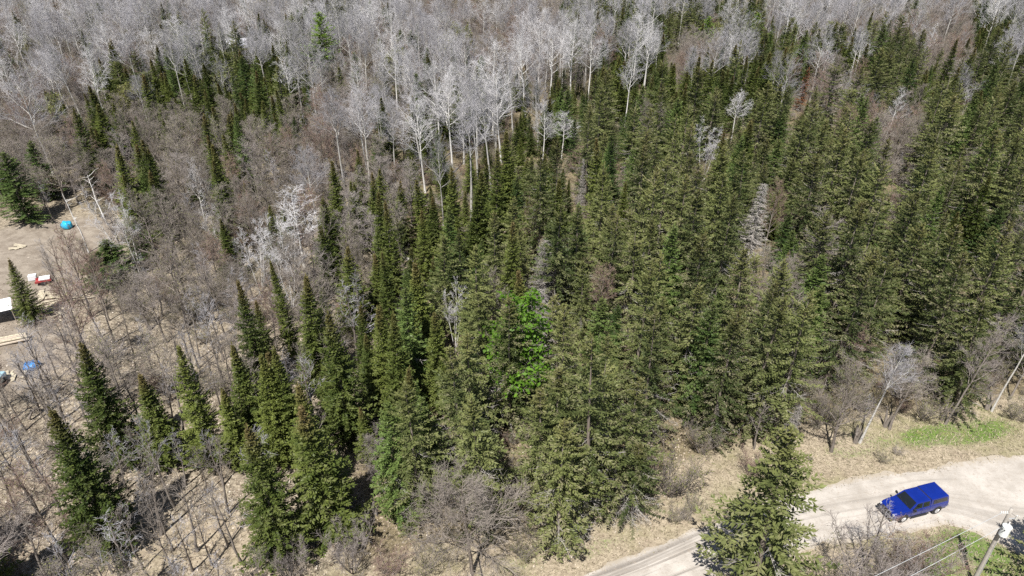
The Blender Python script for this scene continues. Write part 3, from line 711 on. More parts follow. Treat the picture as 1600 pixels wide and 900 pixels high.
# the verge beyond the road
for a in [('aspen_tree', 1343, 692, 10, 2.0, 1, 'slim grey bare aspen at the verge between dark stumps', 1.5, (7, 75)), ('maple_tree', 1389, 672, 8, 2.2, 0, 'dark trunked bare maple at the verge', 1.5, (10, 60)), ('maple_tree', 1477, 662, 11, 2.2, 4, 'grey bare tree leaning over the verge', 1.5, (12, 70)), ('aspen_tree', 1549, 643, 11, 1.7, 3, 'pale leaning aspen at the end of the verge', 1.5, (12, 60)),
          ('maple_tree', 1578, 622, 10, 2.0, 4, None, 1.5, (10, 60)), ('maple_tree', 1500, 620, 7, 2.0, 3, None, 1.5, (8, 60)), ('bare_sapling', 1178, 700, 5, 1.2, 0, None, 1, None), ('bare_sapling', 1336, 690, 5, 1.2, 1, None, 1, None),
          ('bare_shrub', 1043, 772, 4.6, 2.8, 2, 'spreading budding shrub at the verge beside the large spruce', 2, (8, 80)), ('bare_shrub', 1095, 705, 3.5, 2.2, 0, None, 2, None), ('bare_shrub', 1290, 660, 3.2, 2, 0, None, 1, None), ('bare_shrub', 1440, 655, 3.2, 2.2, 2, None, 1, None), ('bare_shrub', 1400, 620, 3.4, 2.2, 2, None, 1, None), ('bare_shrub', 1530, 610, 3.4, 2.2, 0, None, 1, None), ('bare_shrub', 1330, 640, 3.6, 2, 2, None, 1, None), ('bare_shrub', 1170, 740, 2.2, 1.4, 1, None, 1, None),
          ('maple_tree', 738, 896, 9.0, 4.6, 5, 'wide crowned bare maple on its own in front of the spruces', 2.5, None), ('bare_shrub', 552, 893, 5.0, 2.2, 3, 'tall grey many-stemmed shrub in front of the largest front fir', 1, None), ('bare_shrub', 455, 905, 3.6, 2, 3, 'pale leafless shrub under the broad dark fir', 1, None), ('bare_shrub', 610, 900, 2.6, 1.6, 1, None, 1, None), ('bare_shrub', 668, 890, 2.4, 1.6, 0, None, 1, None), ('bare_shrub', 820, 870, 2, 1.5, 2, None, 1, None),
          ('bare_shrub', 1352, 925, 6.2, 4.2, 3, 'large grey leafless shrub below the blue pickup', 3, None), ('bare_shrub', 1415, 905, 4.2, 2.8, 1, 'reddish leafless shrub below the blue pickup', 2, None), ('bare_sapling', 1352, 885, 6.5, 1.6, 1, 'slender leafless sapling rising in front of the road', 1, None), ('bare_shrub', 1290, 935, 4.0, 2.6, 0, None, 1, None), ('bare_shrub', 1385, 940, 5.5, 2.4, 3, None, 1, None)]:
    base(a[0], *a[1:4], a[4], a[5], a[6], a[7], a[8])
# thin poles of the open wood
for i, (x, y, h) in enumerate([(34, 818, 8.5), (61, 806, 9), (252, 835, 8), (250, 830, 6.5), (308, 860, 7.5), (378, 880, 8), (224, 890, 6), (300, 890, 5.5), (176, 895, 5), (215, 860, 5), (20, 700, 8), (75, 640, 7.5), (310, 575, 9), (312, 560, 8), (290, 600, 7), (238, 590, 7), (210, 560, 7), (330, 700, 6), (345, 640, 6), (270, 660, 6), (180, 540, 8), (160, 530, 8.5), (120, 520, 9), (105, 470, 8), (115, 475, 8.5), (60, 640, 7), (45, 720, 8), (10, 760, 9), (90, 590, 7), (135, 450, 6), (350, 520, 8), (335, 480, 8), (300, 490, 8), (395, 465, 8), (270, 860, 6), (330, 880, 6), (355, 850, 6.5), (200, 770, 5.5), (230, 740, 5), (290, 760, 5.5), (325, 770, 5.5), (350, 760, 6)]):
    base('bare_sapling', x, y, h, None, i % 4, None, .9, (g1.uniform(0, 7), g1.uniform(0, 360)))
for x, y, h, r, lb in [(-36.6, 27.6, 12, 3.0, 'dark fir below the open wood, throwing the large shadow on pale litter'), (-40.2, 30.2, 12, 2.8, 'dark fir just outside the corner of the open wood, shading the litter'), (-33.8, 25.6, 12, 2.8, 'dark fir below the shaded litter, lowest of the three by the corner')]:      # their shadows reach into the frame
    reg(dict(kind=F_, x=x, y=y, h=h, R=r, var=1, text=lb, hand=True, clear=2, lean=None))
reg(dict(kind=W_, x=37.7, y=30.0, h=11.5, R=2.7, var=0, text='spruce beside the driveway casting shade over the pole', hand=True, clear=3, lean=None))
top('budding_bush', 195, 140, 7, 3.0, 0, 'yellow green budding bush at the foot of the grey aspens', 2); top('budding_bush', 45, 60, 8, 2.4, 0, None, 2); top('budding_bush', 75, 165, 8, 2.6, 0, None, 2); top('budding_bush', 725, 45, 11, 2.6, 0, None, 2); top('budding_bush', 615, 85, 9, 2.4, 0, None, 2); top('budding_bush', 1130, 45, 10, 2.6, 0, None, 2)
for x, y, h, r in [(1065, 88, 8, 2.0), (1118, 25, 9, 2.6), (1205, 20, 10, 2.2), (955, 60, 9, 2.4), (838, 315, 9, 1.8), (945, 420, 8.5, 2.2), (1215, 290, 10, 1.9), (1330, 170, 9, 3.0), (1375, 170, 9, 3.0), (1355, 190, 8, 3.0), (1240, 95, 8, 2.5), (1430, 20, 11, 4), (1340, 520, 7, 2)]:
    top('maple_tree', x, y, h, r, 2, None, 2)

GRID = [r.split() for r in (
    'A A A A A A Y A B B B Y Y O Y A A A B Y', 'A A A Y Y Y A A A B A A Y M Y Y Y S M Y', 'A A Y Y F Y A A A Y Y F F F F Y M S Y S', 'M X X X X X M A Y Y F S S S S S S M S S', 'M X X M X M M A Y Y F S S S S S S M S S',
    'M F X M X M X X Y Y F S S S S S S S S S', '. . M M M M X X F F F S S S S S S S S S', '. X M M M M X F F S S S S S S S S S S S', '. X M M M M X F F S S S S S S S S S S S', '. T M M M M X F F S S S S S S S S S S S',
    'T T T T T T X F S S S S S S S S S M S S', 'T T T T T T X F S S S S S S S S M M S S', 'T T T T T T . X S S S S S S S S . . . .', 'T T T T T . . X S S S S S S S . . . . .', 'T T T T T . . . S S S S S . . . . . . .',
    'T T T T T . . . . . . . . . . . . . . .', 'T T T T T . . . . . . . . . . . . . . .', 'T T T T T . . . . . . . . . . . . . . .')]
EDGE_X = [0, 400, 620, 700, 800, 940, 1010, 1060, 1110, 1240, 1320, 1500, 1600, 1900]
EDGE_Y = [900, 860, 830, 810, 805, 800, 770, 720, 690, 670, 620, 600, 585, 560]
HT = {W_: (8, 16.5), F_: (5.5, 13.5), G_: (6, 13.5), 'aspen_tree': (11, 17), 'birch_tree': (8, 12), 'maple_tree': (6.5, 11), 'bare_sapling': (5.5, 10), 'bare_shrub': (2, 4)}
MIX = {'S': [(W_, .68), (G_, .18), (F_, .07), ('maple_tree', .04), ('bare_shrub', .03)], 'F': [(F_, .62), (G_, .18), (W_, .14), ('aspen_tree', .06)], 'A': [('aspen_tree', .60), ('birch_tree', .03), ('maple_tree', .28), (F_, .06), (G_, .03)], 'B': [('maple_tree', .75), ('aspen_tree', .25)],
       'M': [('maple_tree', .70), ('bare_sapling', .16), ('birch_tree', .05), (F_, .05), ('aspen_tree', .04)], 'X': [(F_, .42), (G_, .08), ('maple_tree', .32), ('bare_sapling', .08), ('aspen_tree', .10)], 'Y': [(F_, .38), ('aspen_tree', .40), (W_, .12), (G_, .10)], 'O': [(W_, .6), ('aspen_tree', .4)], 'T': [('bare_sapling', .72), ('maple_tree', .28)], '.': []}
DM = {W_: 2.95, F_: 2.7, G_: 2.8, 'aspen_tree': 3.5, 'birch_tree': 3.0, 'maple_tree': 2.6, 'bare_sapling': 1.95, 'bare_shrub': 1.6}
cand = []
for yy in np.arange(21, 262, 1.5):
    hw = yy * .80 + 34
    for xx in np.arange(-hw, hw, 1.5): cand.append((xx + g1.uniform(-.7, .7), yy + g1.uniform(-.7, .7)))
cand = [cand[i] for i in g1.permutation(len(cand))]
cabin_xy = at(362, 86, 0)
SHOW = []
for t in T:
    full = bool(t['text']) or t['kind'] in ('aspen_tree', 'birch_tree', 'dead_birch', 'dead_spruce', 'leafy_maple')
    for f in ((.9, .6, .35) if full else (.92,)):
        q = proj((t['x'], t['y'], t['h'] * f)); SHOW.append((q[0], q[1], t['y'], full))
SHOW += [(812 + dx_, 560 + dy_, float(at(812, 645).y), True) for dx_ in (-24, 0, 22) for dy_ in (-25, 15, 40)]
SHOW.append((385, 76, cabin_xy.y, False)); SHOW.append((1052, 76, 200, True))
for x, y in cand:
    bx, by, bz = proj((x, y, 0))
    px, py, _ = proj((x, y, 8.0))
    if px < -130 or px > 1730 or py > 1010 or py < -60: continue
    r_, c_ = min(17, max(0, int(py // 50))), min(19, max(0, int(px // 80)))
    code = GRID[r_][c_]
    if code == '.' : continue
    mix = MIX[code]; u = g1.random(); kind = None
    for k, pr in mix:
        u -= pr
        if u <= 0: kind = k; break
    if kind is None: continue
    h = g1.uniform(*HT[kind])
    if kind in (W_, G_, F_) and by > np.interp(bx, EDGE_X, EDGE_Y): continue
    if float(road_dist(np.array([x]), np.array([y]))[0]) < 2.2 or (y < ynear(x) and x > -24): continue
    if cover(np.array([x]), np.array([y]))[2][0] > .45 and g1.random() > .04: continue
    if bx < 70 and 330 < by < 480: continue
    if (x - cabin_xy.x) ** 2 + (y - cabin_xy.y) ** 2 < 7.5 ** 2: continue
    if near_any(x, y, DM[kind]): continue
    # a tree put in by hand that can be followed in the photograph is not hidden behind one that is not
    tx, ty, tz = proj((x, y, h)); rw = (3.4 if kind == W_ else 2.3) * (1 if kind in (W_, F_, G_) else .5) * FPX / bz * h / 13
    hid = False
    for sx, sy, sY, full in SHOW:
        if y < sY - .5 and ty - 4 < sy < by:
            f_ = (sy - ty) / max(1, by - ty); cxp = tx + (bx - tx) * f_
            if abs(sx - cxp) < rw * min(1, f_ + .1) + (10 if full else 2): hid = True; break
    if hid: continue
    reg(dict(kind=kind, x=x, y=y, h=h, R=None, var=None, text=None, hand=False, clear=0, lean=None))

# low leafless brush under and between the trees: a mass nobody could count
BRUSH = []
PB_ = {'A': .62, 'B': .7, 'Y': .6, 'M': .72, 'X': .65, 'S': .34, 'F': .30, 'O': .4, 'T': .05, '.': .20}
for yy in np.arange(22, 240, 1.55):
    hw = yy * .80 + 30
    for xx in np.arange(-hw, hw, 1.55):
        x, y = xx + g1.uniform(-.75, .75), yy + g1.uniform(-.75, .75)
        px, py, _ = proj((x, y, .8))
        if not (-90 < px < 1690 and -30 < py < 960): continue
        code = GRID[min(17, max(0, int(py // 50)))][min(19, max(0, int(px // 80)))]
        if g1.random() > PB_[code]: continue
        if float(road_dist(np.array([x]), np.array([y]))[0]) < 1.2 or (y < ynear(x) and x > -10): continue
        gr, dr, di = cover(np.array([x]), np.array([y]))
        if di[0] > .4 or gr[0] > .5 or (bool(di[0] > .05) and g1.random() < .7): continue
        if near_any(x, y, .8): continue
        h = g1.uniform(.7, 2.6) * (1.0 if code != '.' else .6)
        BRUSH.append(dict(kind='bare_shrub', var=int(g1.choice([0, 0, 1, 2, 2, 3])), x=x, y=y, z=zat(x, y) - .05, h=h, lean=(float(abs(g1.normal(0, 6))), 0.0), rz=float(g1.uniform(0, 6.28)), sh=h / 3.0, sxy=h / 3.0 * float(g1.uniform(.9, 1.5))))

cnt = {}
for t in T:
    vs = VAR[t['kind']]
    if t['var'] is None: t['var'] = int(g1.integers(min(5, len(vs)) if t['kind'] == 'maple_tree' else len(vs)))
    t['var'] %= len(vs); v = vs[t['var']]
    t['z'] = zat(t['x'], t['y']) - .06
    t['px'], t['py'], t['Z'] = proj((t['x'], t['y'], t['h'] * .6))
    t['topx'], t['topy'], _ = proj((t['x'], t['y'], t['h']))
    t['sz'] = t['h'] / max(5, t['Z']) * (1 if -20 < t['px'] < 1620 and -10 < t['py'] < 920 else .3) + (10 if t['hand'] else 0)
    sh = t['h'] / v['H']
    t['sxy'] = (t['R'] / v['R'] * (1.32 if t['kind'] == F_ else 1.30 if t['kind'] in (W_, G_) else 1.0)) if t['R'] else sh * float(g1.uniform(.95, 1.45))
    if t['kind'] in (W_, G_, F_) and not t['R']: t['sxy'] = max(t['sxy'], .62)
    t['sh'] = sh; t['rz'] = float(g1.uniform(0, 6.28))
    if t['lean'] is None: t['lean'] = (float(abs(g1.normal(0, 2.2 if t['kind'] in (W_, F_, G_) else 3.0))), float(g1.uniform(0, 360)))
# which trees are objects of their own: the 300 largest in view of each kind; the remainder of a kind is one mass
kinds = sorted(set(t['kind'] for t in T))
single, mass = [], []
CAP = {'aspen_tree': 290, 'maple_tree': 290}
for k in kinds:
    L = sorted((t for t in T if t['kind'] == k), key=lambda t: -t['sz'])
    c = CAP.get(k, 295); single += L[:c]; mass += L[c:]

# labels: by look, then by what the tree stands beside
MARK = [('corner spruce at the top', 1580, 60), ('pale birch below the corner spruce', 1520, 130), ('pale leaning aspen clump', 860, 60), ('blue pickup', 1425, 785), ('utility pole', 1550, 850), ('bright green leafy maple', 812, 565), ('bleached dead spruce', 845, 490), ('tall dead spruce', 1192, 340), ('rust red spruce', 1262, 140), ('bright green pine', 499, 80), ('round pale birch', 1112, 225),
        ('forked white birch', 712, 500), ('blue tarp heap', 107, 352), ('white-roofed cabin', 362, 80), ('lone roadside spruce', 1225, 780), ('wide bare maple', 720, 770), ('largest verge spruce', 938, 650), ('largest front fir', 510, 720), ('brush birch', 455, 350),
        ('leaning white birches', 200, 380), ('first front fir', 100, 750), ('wide verge spruce', 1270, 550), ('leaning pale verge aspen', 1560, 580), ('fallen pale log', 1040, 75), ('litter edge fir', 375, 500), ('bushy low spruce', 165, 400),
        ('slim dead spruce', 912, 290), ('slim grey verge aspen', 1390, 590), ('half bare big spruce', 868, 380), ('lumber pile', 85, 465), ('trunk shadows', 335, 590), ('yellow green bush', 195, 150), ('paired spruces in brush', 1385, 110)]
ORD = 'first second third fourth fifth sixth seventh eighth ninth tenth eleventh twelfth thirteenth fourteenth fifteenth sixteenth seventeenth eighteenth nineteenth twentieth twenty-first twenty-second twenty-third twenty-fourth twenty-fifth twenty-sixth twenty-seventh twenty-eighth twenty-ninth thirtieth'.split()
ORD += [f'{a}-{b}' for a in ('thirty', 'forty', 'fifty', 'sixty', 'seventy', 'eighty') for b in ORD[:9]]
NOUN = {'balsam_fir': 'fir', 'white_spruce': 'olive spruce', 'green_spruce': 'green spruce', 'white_pine': 'green pine', 'rusty_spruce': 'rusty spruce', 'dead_spruce': 'dead spruce', 'aspen_tree': 'grey aspen', 'birch_tree': 'white birch', 'maple_tree': 'bare maple', 'bare_sapling': 'bare sapling',
        'bare_shrub': 'bare shrub', 'leafy_maple': 'leafy maple', 'budding_bush': 'budding bush', 'dead_birch': 'dead birch'}
def side_of(dx, dy): return ('right of' if dx > 0 else 'left of') if abs(dx) > abs(dy) else ('below' if dy > 0 else 'above')
quad = {}
for t in single:
    for mk, mx_, my_ in MARK:
        dx, dy = t['px'] - mx_, t['py'] - my_
        quad.setdefault((t['kind'], mk, side_of(dx, dy)), []).append((dx * dx + dy * dy, id(t)))
rank = {k: {i: n for n, (_, i) in enumerate(sorted(v))} for k, v in quad.items()}
for t in single:
    if t['text']: t['label'] = t['text']; continue
    best = None
    for mk, mx_, my_ in MARK:
        dx, dy = t['px'] - mx_, t['py'] - my_; s_ = side_of(dx, dy); n = rank[(t['kind'], mk, s_)][id(t)]
        sc = n * 40 + math.hypot(dx, dy)
        if best is None or sc < best[0]: best = (sc, n, s_, mk)
    _, n, s_, mk = best
    lo, hi = HT.get(t['kind'], (6, 12)); q = (t['h'] - lo) / (hi - lo)
    size = 'tall' if q > .72 else ('short' if q < .28 else 'middling')
    ex = {'balsam_fir': 'dark pointed', 'white_spruce': 'shaggy', 'green_spruce': 'dense', 'maple_tree': 'brown twigged', 'bare_sapling': 'thin', 'aspen_tree': 'pale twigged', 'birch_tree': 'pale'}.get(t['kind'], '')
    o_ = ORD[n] if n < len(ORD) else 'far'
    t['label'] = ' '.join(f"{size} {ex} {NOUN[t['kind']]}, {o_} one {s_} the {mk}".split())

GROUP = {'balsam_fir': 'dark firs of the wood', 'white_spruce': 'olive spruces of the thick stand', 'green_spruce': 'green spruces of the stand', 'aspen_tree': 'leafless grey aspens', 'birch_tree': 'white birches', 'maple_tree': 'leafless maples', 'bare_sapling': 'thin bare saplings', 'bare_shrub': 'leafless shrubs',
         'white_pine': 'bright green pines', 'dead_spruce': 'dead grey spruces', 'budding_bush': 'budding bushes', 'dead_birch': 'dead white birches'}
for t in single:
    e = empty(t['kind'], (t['x'], t['y'], t['z']), t['label'], CAT[t['kind']], GROUP.get(t['kind']), 0)
    la, ld = R(t['lean'][0]), R(t['lean'][1])
    q = Matrix.Rotation(la, 4, Vector((-math.sin(math.pi / 2 - ld), math.cos(math.pi / 2 - ld), 0))) @ Matrix.Rotation(t['rz'], 4, 'Z')
    e.rotation_euler = q.to_euler(); e.scale = (t['sxy'], t['sxy'], t['sh'])
    t['q'] = q.to_euler()
    for nm, me in VAR[t['kind']][t['var']]['parts']: obj(nm, me, e)

def woods(name, items, label):
    ks = sorted(set((t['kind'], t['var']) for t in items)); idx = {k: i for i, k in enumerate(ks)}
    src = bpy.data.collections.new(name + '_kinds')
    for i, k in enumerate(ks):
        ch = bpy.data.collections.new(f'{name}_kind_{i:02d}'); src.children.link(ch)
        for nm, me in VAR[k[0]][k[1]]['parts']: ch.objects.link(bpy.data.objects.new(nm, me))
    me = bpy.data.meshes.new(name); me.from_pydata([(t['x'], t['y'], t['z']) for t in items], [], [])
    a = me.attributes.new('pick', 'INT', 'POINT'); a.data.foreach_set('value', [idx[(t['kind'], t['var'])] for t in items])
    a = me.attributes.new('turn', 'FLOAT_VECTOR', 'POINT'); a.data.foreach_set('vector', [c for t in items for c in (R(t['lean'][0]) * math.cos(t['lean'][1]), R(t['lean'][0]) * math.sin(t['lean'][1]), t['rz'])])
    a = me.attributes.new('size', 'FLOAT_VECTOR', 'POINT'); a.data.foreach_set('vector', [c for t in items for c in (t['sxy'], t['sxy'], t['sh'])])
    o = obj(name, me, kind='stuff', label=label)
    ng = bpy.data.node_groups.new(name, 'GeometryNodeTree')
    ng.interface.new_socket('Geometry', in_out='INPUT', socket_type='NodeSocketGeometry'); ng.interface.new_socket('Geometry', in_out='OUTPUT', socket_type='NodeSocketGeometry')
    gi, go = ng.nodes.new('NodeGroupInput'), ng.nodes.new('NodeGroupOutput')
    ip = ng.nodes.new('GeometryNodeInstanceOnPoints'); ci = ng.nodes.new('GeometryNodeCollectionInfo')
    ci.inputs['Collection'].default_value = src; ci.inputs['Separate Children'].default_value = True; ci.inputs['Reset Children'].default_value = True
    ng.links.new(gi.outputs[0], ip.inputs['Points']); ng.links.new(ci.outputs[0], ip.inputs['Instance']); ip.inputs['Pick Instance'].default_value = True
    for an, ty, sock in (('pick', 'INT', 'Instance Index'), ('turn', 'FLOAT_VECTOR', 'Rotation'), ('size', 'FLOAT_VECTOR', 'Scale')):
        na_ = ng.nodes.new('GeometryNodeInputNamedAttribute'); na_.data_type = ty; na_.inputs['Name'].default_value = an
        ng.links.new(na_.outputs['Attribute'], ip.inputs[sock])
    ng.links.new(ip.outputs[0], go.inputs[0])
    md = o.modifiers.new('woods', 'NODES'); md.node_group = ng
    return o
ev = [t for t in mass if t['kind'] in (W_, F_, G_)]; bw = [t for t in mass if t['kind'] not in (W_, F_, G_)]
if ev: woods('evergreen_woods', ev, 'evergreens of the far stand beyond those that can be told apart')
if BRUSH: woods('undergrowth', BRUSH, 'low leafless brush filling the gaps between the trees')
if bw: woods('bare_woods', bw, 'leafless crowns of the far wood reading as one grey mass')
print('TREES', {k: sum(t['kind'] == k for t in single) for k in kinds}, 'mass', len(ev), len(bw))

# ------------------------------------------------------------------ mesh helpers for built objects
def bmo(name, bm, m, parent=None, bevel=0.0, smooth=False, **props):
    if bevel: bmesh.ops.bevel(bm, geom=list(bm.edges), offset=bevel, segments=2, affect='EDGES', profile=.6)
    bmesh.ops.recalc_face_normals(bm, faces=list(bm.faces))
    me = bpy.data.meshes.new(name); bm.to_mesh(me); bm.free(); me.materials.append(m)
    if smooth: me.polygons.foreach_set('use_smooth', np.ones(len(me.polygons), bool))
    return obj(name, me, parent, **props)

def bbox(bm, c, s, rz=0.0, ry=0.0, rx=0.0):
    r = bmesh.ops.create_cube(bm, size=1)
    mtx = Matrix.Translation(c) @ Matrix.Rotation(rz, 4, 'Z') @ Matrix.Rotation(ry, 4, 'Y') @ Matrix.Rotation(rx, 4, 'X') @ Matrix.Diagonal((*s, 1))
    bmesh.ops.transform(bm, matrix=mtx, verts=r['verts']); return r['verts']

def bcyl(bm, p0, p1, r0, r1=None, k=14):
    r1 = r0 if r1 is None else r1
    p0, p1 = Vector(p0), Vector(p1); d = p1 - p0
    r = bmesh.ops.create_cone(bm, cap_ends=True, segments=k, radius1=r0, radius2=r1, depth=d.length)
    bmesh.ops.transform(bm, matrix=Matrix.Translation((p0 + p1) / 2) @ d.to_track_quat('Z', 'Y').to_matrix().to_4x4(), verts=r['verts'])

def loft(bm, rings):
    """closed skin through rings of equally many points, capped at both ends"""
    vs = [[bm.verts.new(p) for p in r] for r in rings]; n = len(rings[0])
    for a, b in zip(vs, vs[1:]):
        for i in range(n): bm.faces.new((a[i], a[(i + 1) % n], b[(i + 1) % n], b[i]))
    bm.faces.new(vs[0]); bm.faces.new(list(reversed(vs[-1])))

def panel(bm, pts, off):
    """thin raised pane on four corner points: pushed out along its normal"""
    pts = [Vector(p) for p in pts]; n = (pts[1] - pts[0]).cross(pts[3] - pts[0]).normalized()
    a = [bm.verts.new(p + n * off) for p in pts]; b = [bm.verts.new(p - n * off) for p in pts]
    bm.faces.new(a); bm.faces.new(list(reversed(b)))
    for i in range(4): bm.faces.new((a[i], a[(i + 1) % 4], b[(i + 1) % 4], b[i]))
B = bmesh.new

# ------------------------------------------------------------------ the blue pickup with its canopy
M['paint'] = simple('blue_paint', (.003, .016, .18), .30, 0.0, .08, 2, coat=.45)
M['glass'] = simple('dark_glass', (.010, .012, .014), .06, 0, .1, 2, spec=.8)
M['tyre'] = simple('tyre_rubber', (.018, .018, .019), .85)
M['alloy'] = simple('alloy_rim', (.62, .62, .63), .35, .6)
M['black'] = simple('black_plastic', (.022, .022, .024), .55)
M['chrome'] = simple('chrome', (.55, .56, .58), .18, .9)
M['lamp'] = simple('lamp_glass', (.62, .65, .68), .1, .2)
M['red_lamp'] = simple('red_lamp', (.32, .012, .01), .2)
M['steel'] = simple('galvanised', (.50, .51, .52), .45, .3)
pa, pb = at(1459, 801), at(1394, 818)
fw = (pb - pa).normalized(); wb = 3.15
# the near side wheels stand on the line pa-pb; the truck's centre lies half a track farther
side = Vector((-fw.y, fw.x, 0))               # the truck's own left, towards the camera
ctr = pa + fw * (wb * .5) - side * .74
tk = empty('pickup_truck', (ctr.x, ctr.y, float(relief(np.array([ctr.x]), np.array([ctr.y]))[0]) + .045), 'blue pickup truck with matching blue canopy, parked on the gravel road', 'pickup truck', None, math.atan2(fw.y, fw.x))
def ring(x, hw, z0, z1, top_in=.10, sh=.62, tuck=.06):
    zs = z0 + (z1 - z0) * sh
    h = [(hw - tuck, z0), (hw, z0 + .14), (hw + .01, zs), (hw - top_in * .45, z1 - .05), (hw - top_in, z1)]
    return [(x, y, z) for y, z in h] + [(x, -y, z) for y, z in reversed(h)]
bm = B()
loft(bm, [ring(2.50, .60, .48, .86, .10), ring(2.46, .74, .42, .93, .12), ring(2.25, .82, .38, 1.00, .12), ring(1.85, .855, .36, 1.05, .12), ring(1.12, .87, .34, 1.10, .10), ring(.95, .875, .34, 1.08, .06), ring(-.72, .875, .34, 1.07, .05), ring(-.78, .88, .36, 1.08, .05), ring(-2.46, .875, .44, 1.08, .05), ring(-2.52, .85, .48, 1.06, .05)])
bmo('body', bm, M['paint'], tk, smooth=False)
bm = B(); bbox(bm, (1.78, 0, 1.075), (.95, .62, .05)); bmo('hood_bulge', bm, M['paint'], tk, .022)
# cab
def green(bm, xb0, xb1, xt0, xt1, hb, ht, z0, z1):
    zb = z1 - .07
    f = lambda a, b: a + (b - a) * .86
    loft(bm, [[(xb0, hb, z0), (xb1, hb, z0), (xb1, -hb, z0), (xb0, -hb, z0)], [(f(xb0, xt0), f(hb, ht) + .015, zb), (f(xb1, xt1), f(hb, ht) + .015, zb), (f(xb1, xt1), -f(hb, ht) - .015, zb), (f(xb0, xt0), -f(hb, ht) - .015, zb)],
              [(xt0, ht, z1 - .015), (xt1, ht, z1 - .015), (xt1, -ht, z1 - .015), (xt0, -ht, z1 - .015)], [(xt0 - .12 * (1 if xt0 > xt1 else -1), ht - .14, z1 + .01), (xt1 + .12, ht - .14, z1 + .01), (xt1 + .12, -ht + .14, z1 + .01), (xt0 - .12, -ht + .14, z1 + .01)]])
bm = B(); green(bm, 1.14, -.74, .44, -.70, .83, .70, 1.05, 1.66); bmo('cab', bm, M['paint'], tk, .012)
bm = B(); panel(bm, [(1.075, .72, 1.125), (1.075, -.72, 1.125), (.545, -.62, 1.575), (.545, .62, 1.575)], .012); bmo('windshield', bm, M['glass'], tk)
bm = B(); bcyl(bm, (1.10, .50, 1.14), (.95, .02, 1.24), .012, k=6); bmo('wiper', bm, M['black'], tk)
bm = B(); bcyl(bm, (1.10, -.05, 1.14), (.95, -.53, 1.24), .012, k=6); bmo('wiper', bm, M['black'], tk)
for s in (1, -1):
    bm = B(); panel(bm, [(.84, s * .826, 1.13), (.06, s * .826, 1.13), (.06, s * .728, 1.56), (.50, s * .728, 1.56)], .010); bmo('side_window', bm, M['glass'], tk)
    bm = B(); panel(bm, [(-.04, s * .826, 1.13), (-.62, s * .826, 1.13), (-.62, s * .728, 1.56), (-.04, s * .728, 1.56)], .010); bmo('side_window', bm, M['glass'], tk)
    bm = B(); bbox(bm, (.02, s * .889, .80), (.016, .012, .56)); bbox(bm, (.98, s * .887, .80), (.016, .012, .50)); bmo('door_seam', bm, M['black'], tk)
    bm = B(); bbox(bm, (.12, s * .897, .93), (.17, .02, .035)); bmo('door_handle', bm, M['paint'], tk, .006)
    bm = B(); bbox(bm, (.86, s * .98, 1.20), (.11, .21, .17), s * .2); bbox(bm, (.86, s * .88, 1.14), (.05, .12, .04)); bmo('mirror', bm, M['black'], tk, .012)
    bm = B(); bbox(bm, (.05, s * .90, .36), (1.6, .10, .05)); bmo('running_board', bm, M['black'], tk, .01)
    bm = B(); bbox(bm, (2.435, s * .60, .80), (.12, .24, .17), -s * .25); bmo('headlight', bm, M['lamp'], tk, .02)
    bm = B(); bbox(bm, (-2.515, s * .76, .84), (.05, .14, .34)); bmo('tail_light', bm, M['red_lamp'], tk, .01)
    bm = B(); bbox(bm, (-1.62, s * .886, .78), (1.5, .012, .018)); bmo('side_crease', bm, M['paint'], tk)
# canopy over the bed
bm = B(); green(bm, -.765, -2.50, -.775, -2.36, .835, .725, 1.06, 1.685); bmo('canopy', bm, M['paint'], tk, .012)
for s in (1, -1):
    bm = B(); panel(bm, [(-.98, s * .826, 1.20), (-2.32, s * .826, 1.20), (-2.24, s * .764, 1.55), (-.98, s * .764, 1.55)], .012); bmo('canopy_window', bm, M['glass'], tk)
    bm = B(); bbox(bm, (-1.65, s * .46, 1.696), (1.25, .05, .016)); bmo('roof_rib', bm, M['paint'], tk, .005)
bm = B(); bbox(bm, (-.745, 0, 1.36), (.06, 1.38, .56)); bmo('cab_gap_seal', bm, M['black'], tk)
bm = B(); panel(bm, [(-2.485, -.68, 1.18), (-2.485, .68, 1.18), (-2.395, .62, 1.55), (-2.395, -.62, 1.55)], .014); bmo('rear_window', bm, M['glass'], tk)
bm = B(); bbox(bm, (2.51, 0, .80), (.06, .84, .20)); bmo('grille', bm, M['black'], tk, .01)
bm = B(); bbox(bm, (2.55, 0, .53), (.20, 1.62, .17)); bmo('bumper', bm, M['black'], tk, .04)
bm = B(); bbox(bm, (-2.60, 0, .54), (.18, 1.66, .16)); bmo('bumper', bm, M['chrome'], tk, .03)
bm = B(); bcyl(bm, (1.06, -.66, 1.09), (.92, -.68, 1.85), .006, k=5); bmo('antenna', bm, M['black'], tk)
for x in (wb * .5, -wb * .5):
    for s in (1, -1):
        bm = B(); bcyl(bm, (x, s * .80, .40), (x, s * .893, .40), .43, k=24); bmo('wheel_arch', bm, M['black'], tk)
        bm = B(); bcyl(bm, (x, s * .68, .355), (x, s * .915, .355), .355, k=24); wh = bmo('wheel', bm, M['tyre'], tk, .03)
        bm = B(); bcyl(bm, (x, s * .86, .355), (x, s * .925, .355), .225, .21, k=20)
        for k in range(5):
            a = k * 2 * math.pi / 5; bbox(bm, (x + math.cos(a) * .11, s * .928, .355 + math.sin(a) * .11), (.20, .02, .05), 0, -a)
        bmo('rim', bm, M['alloy'], wh)

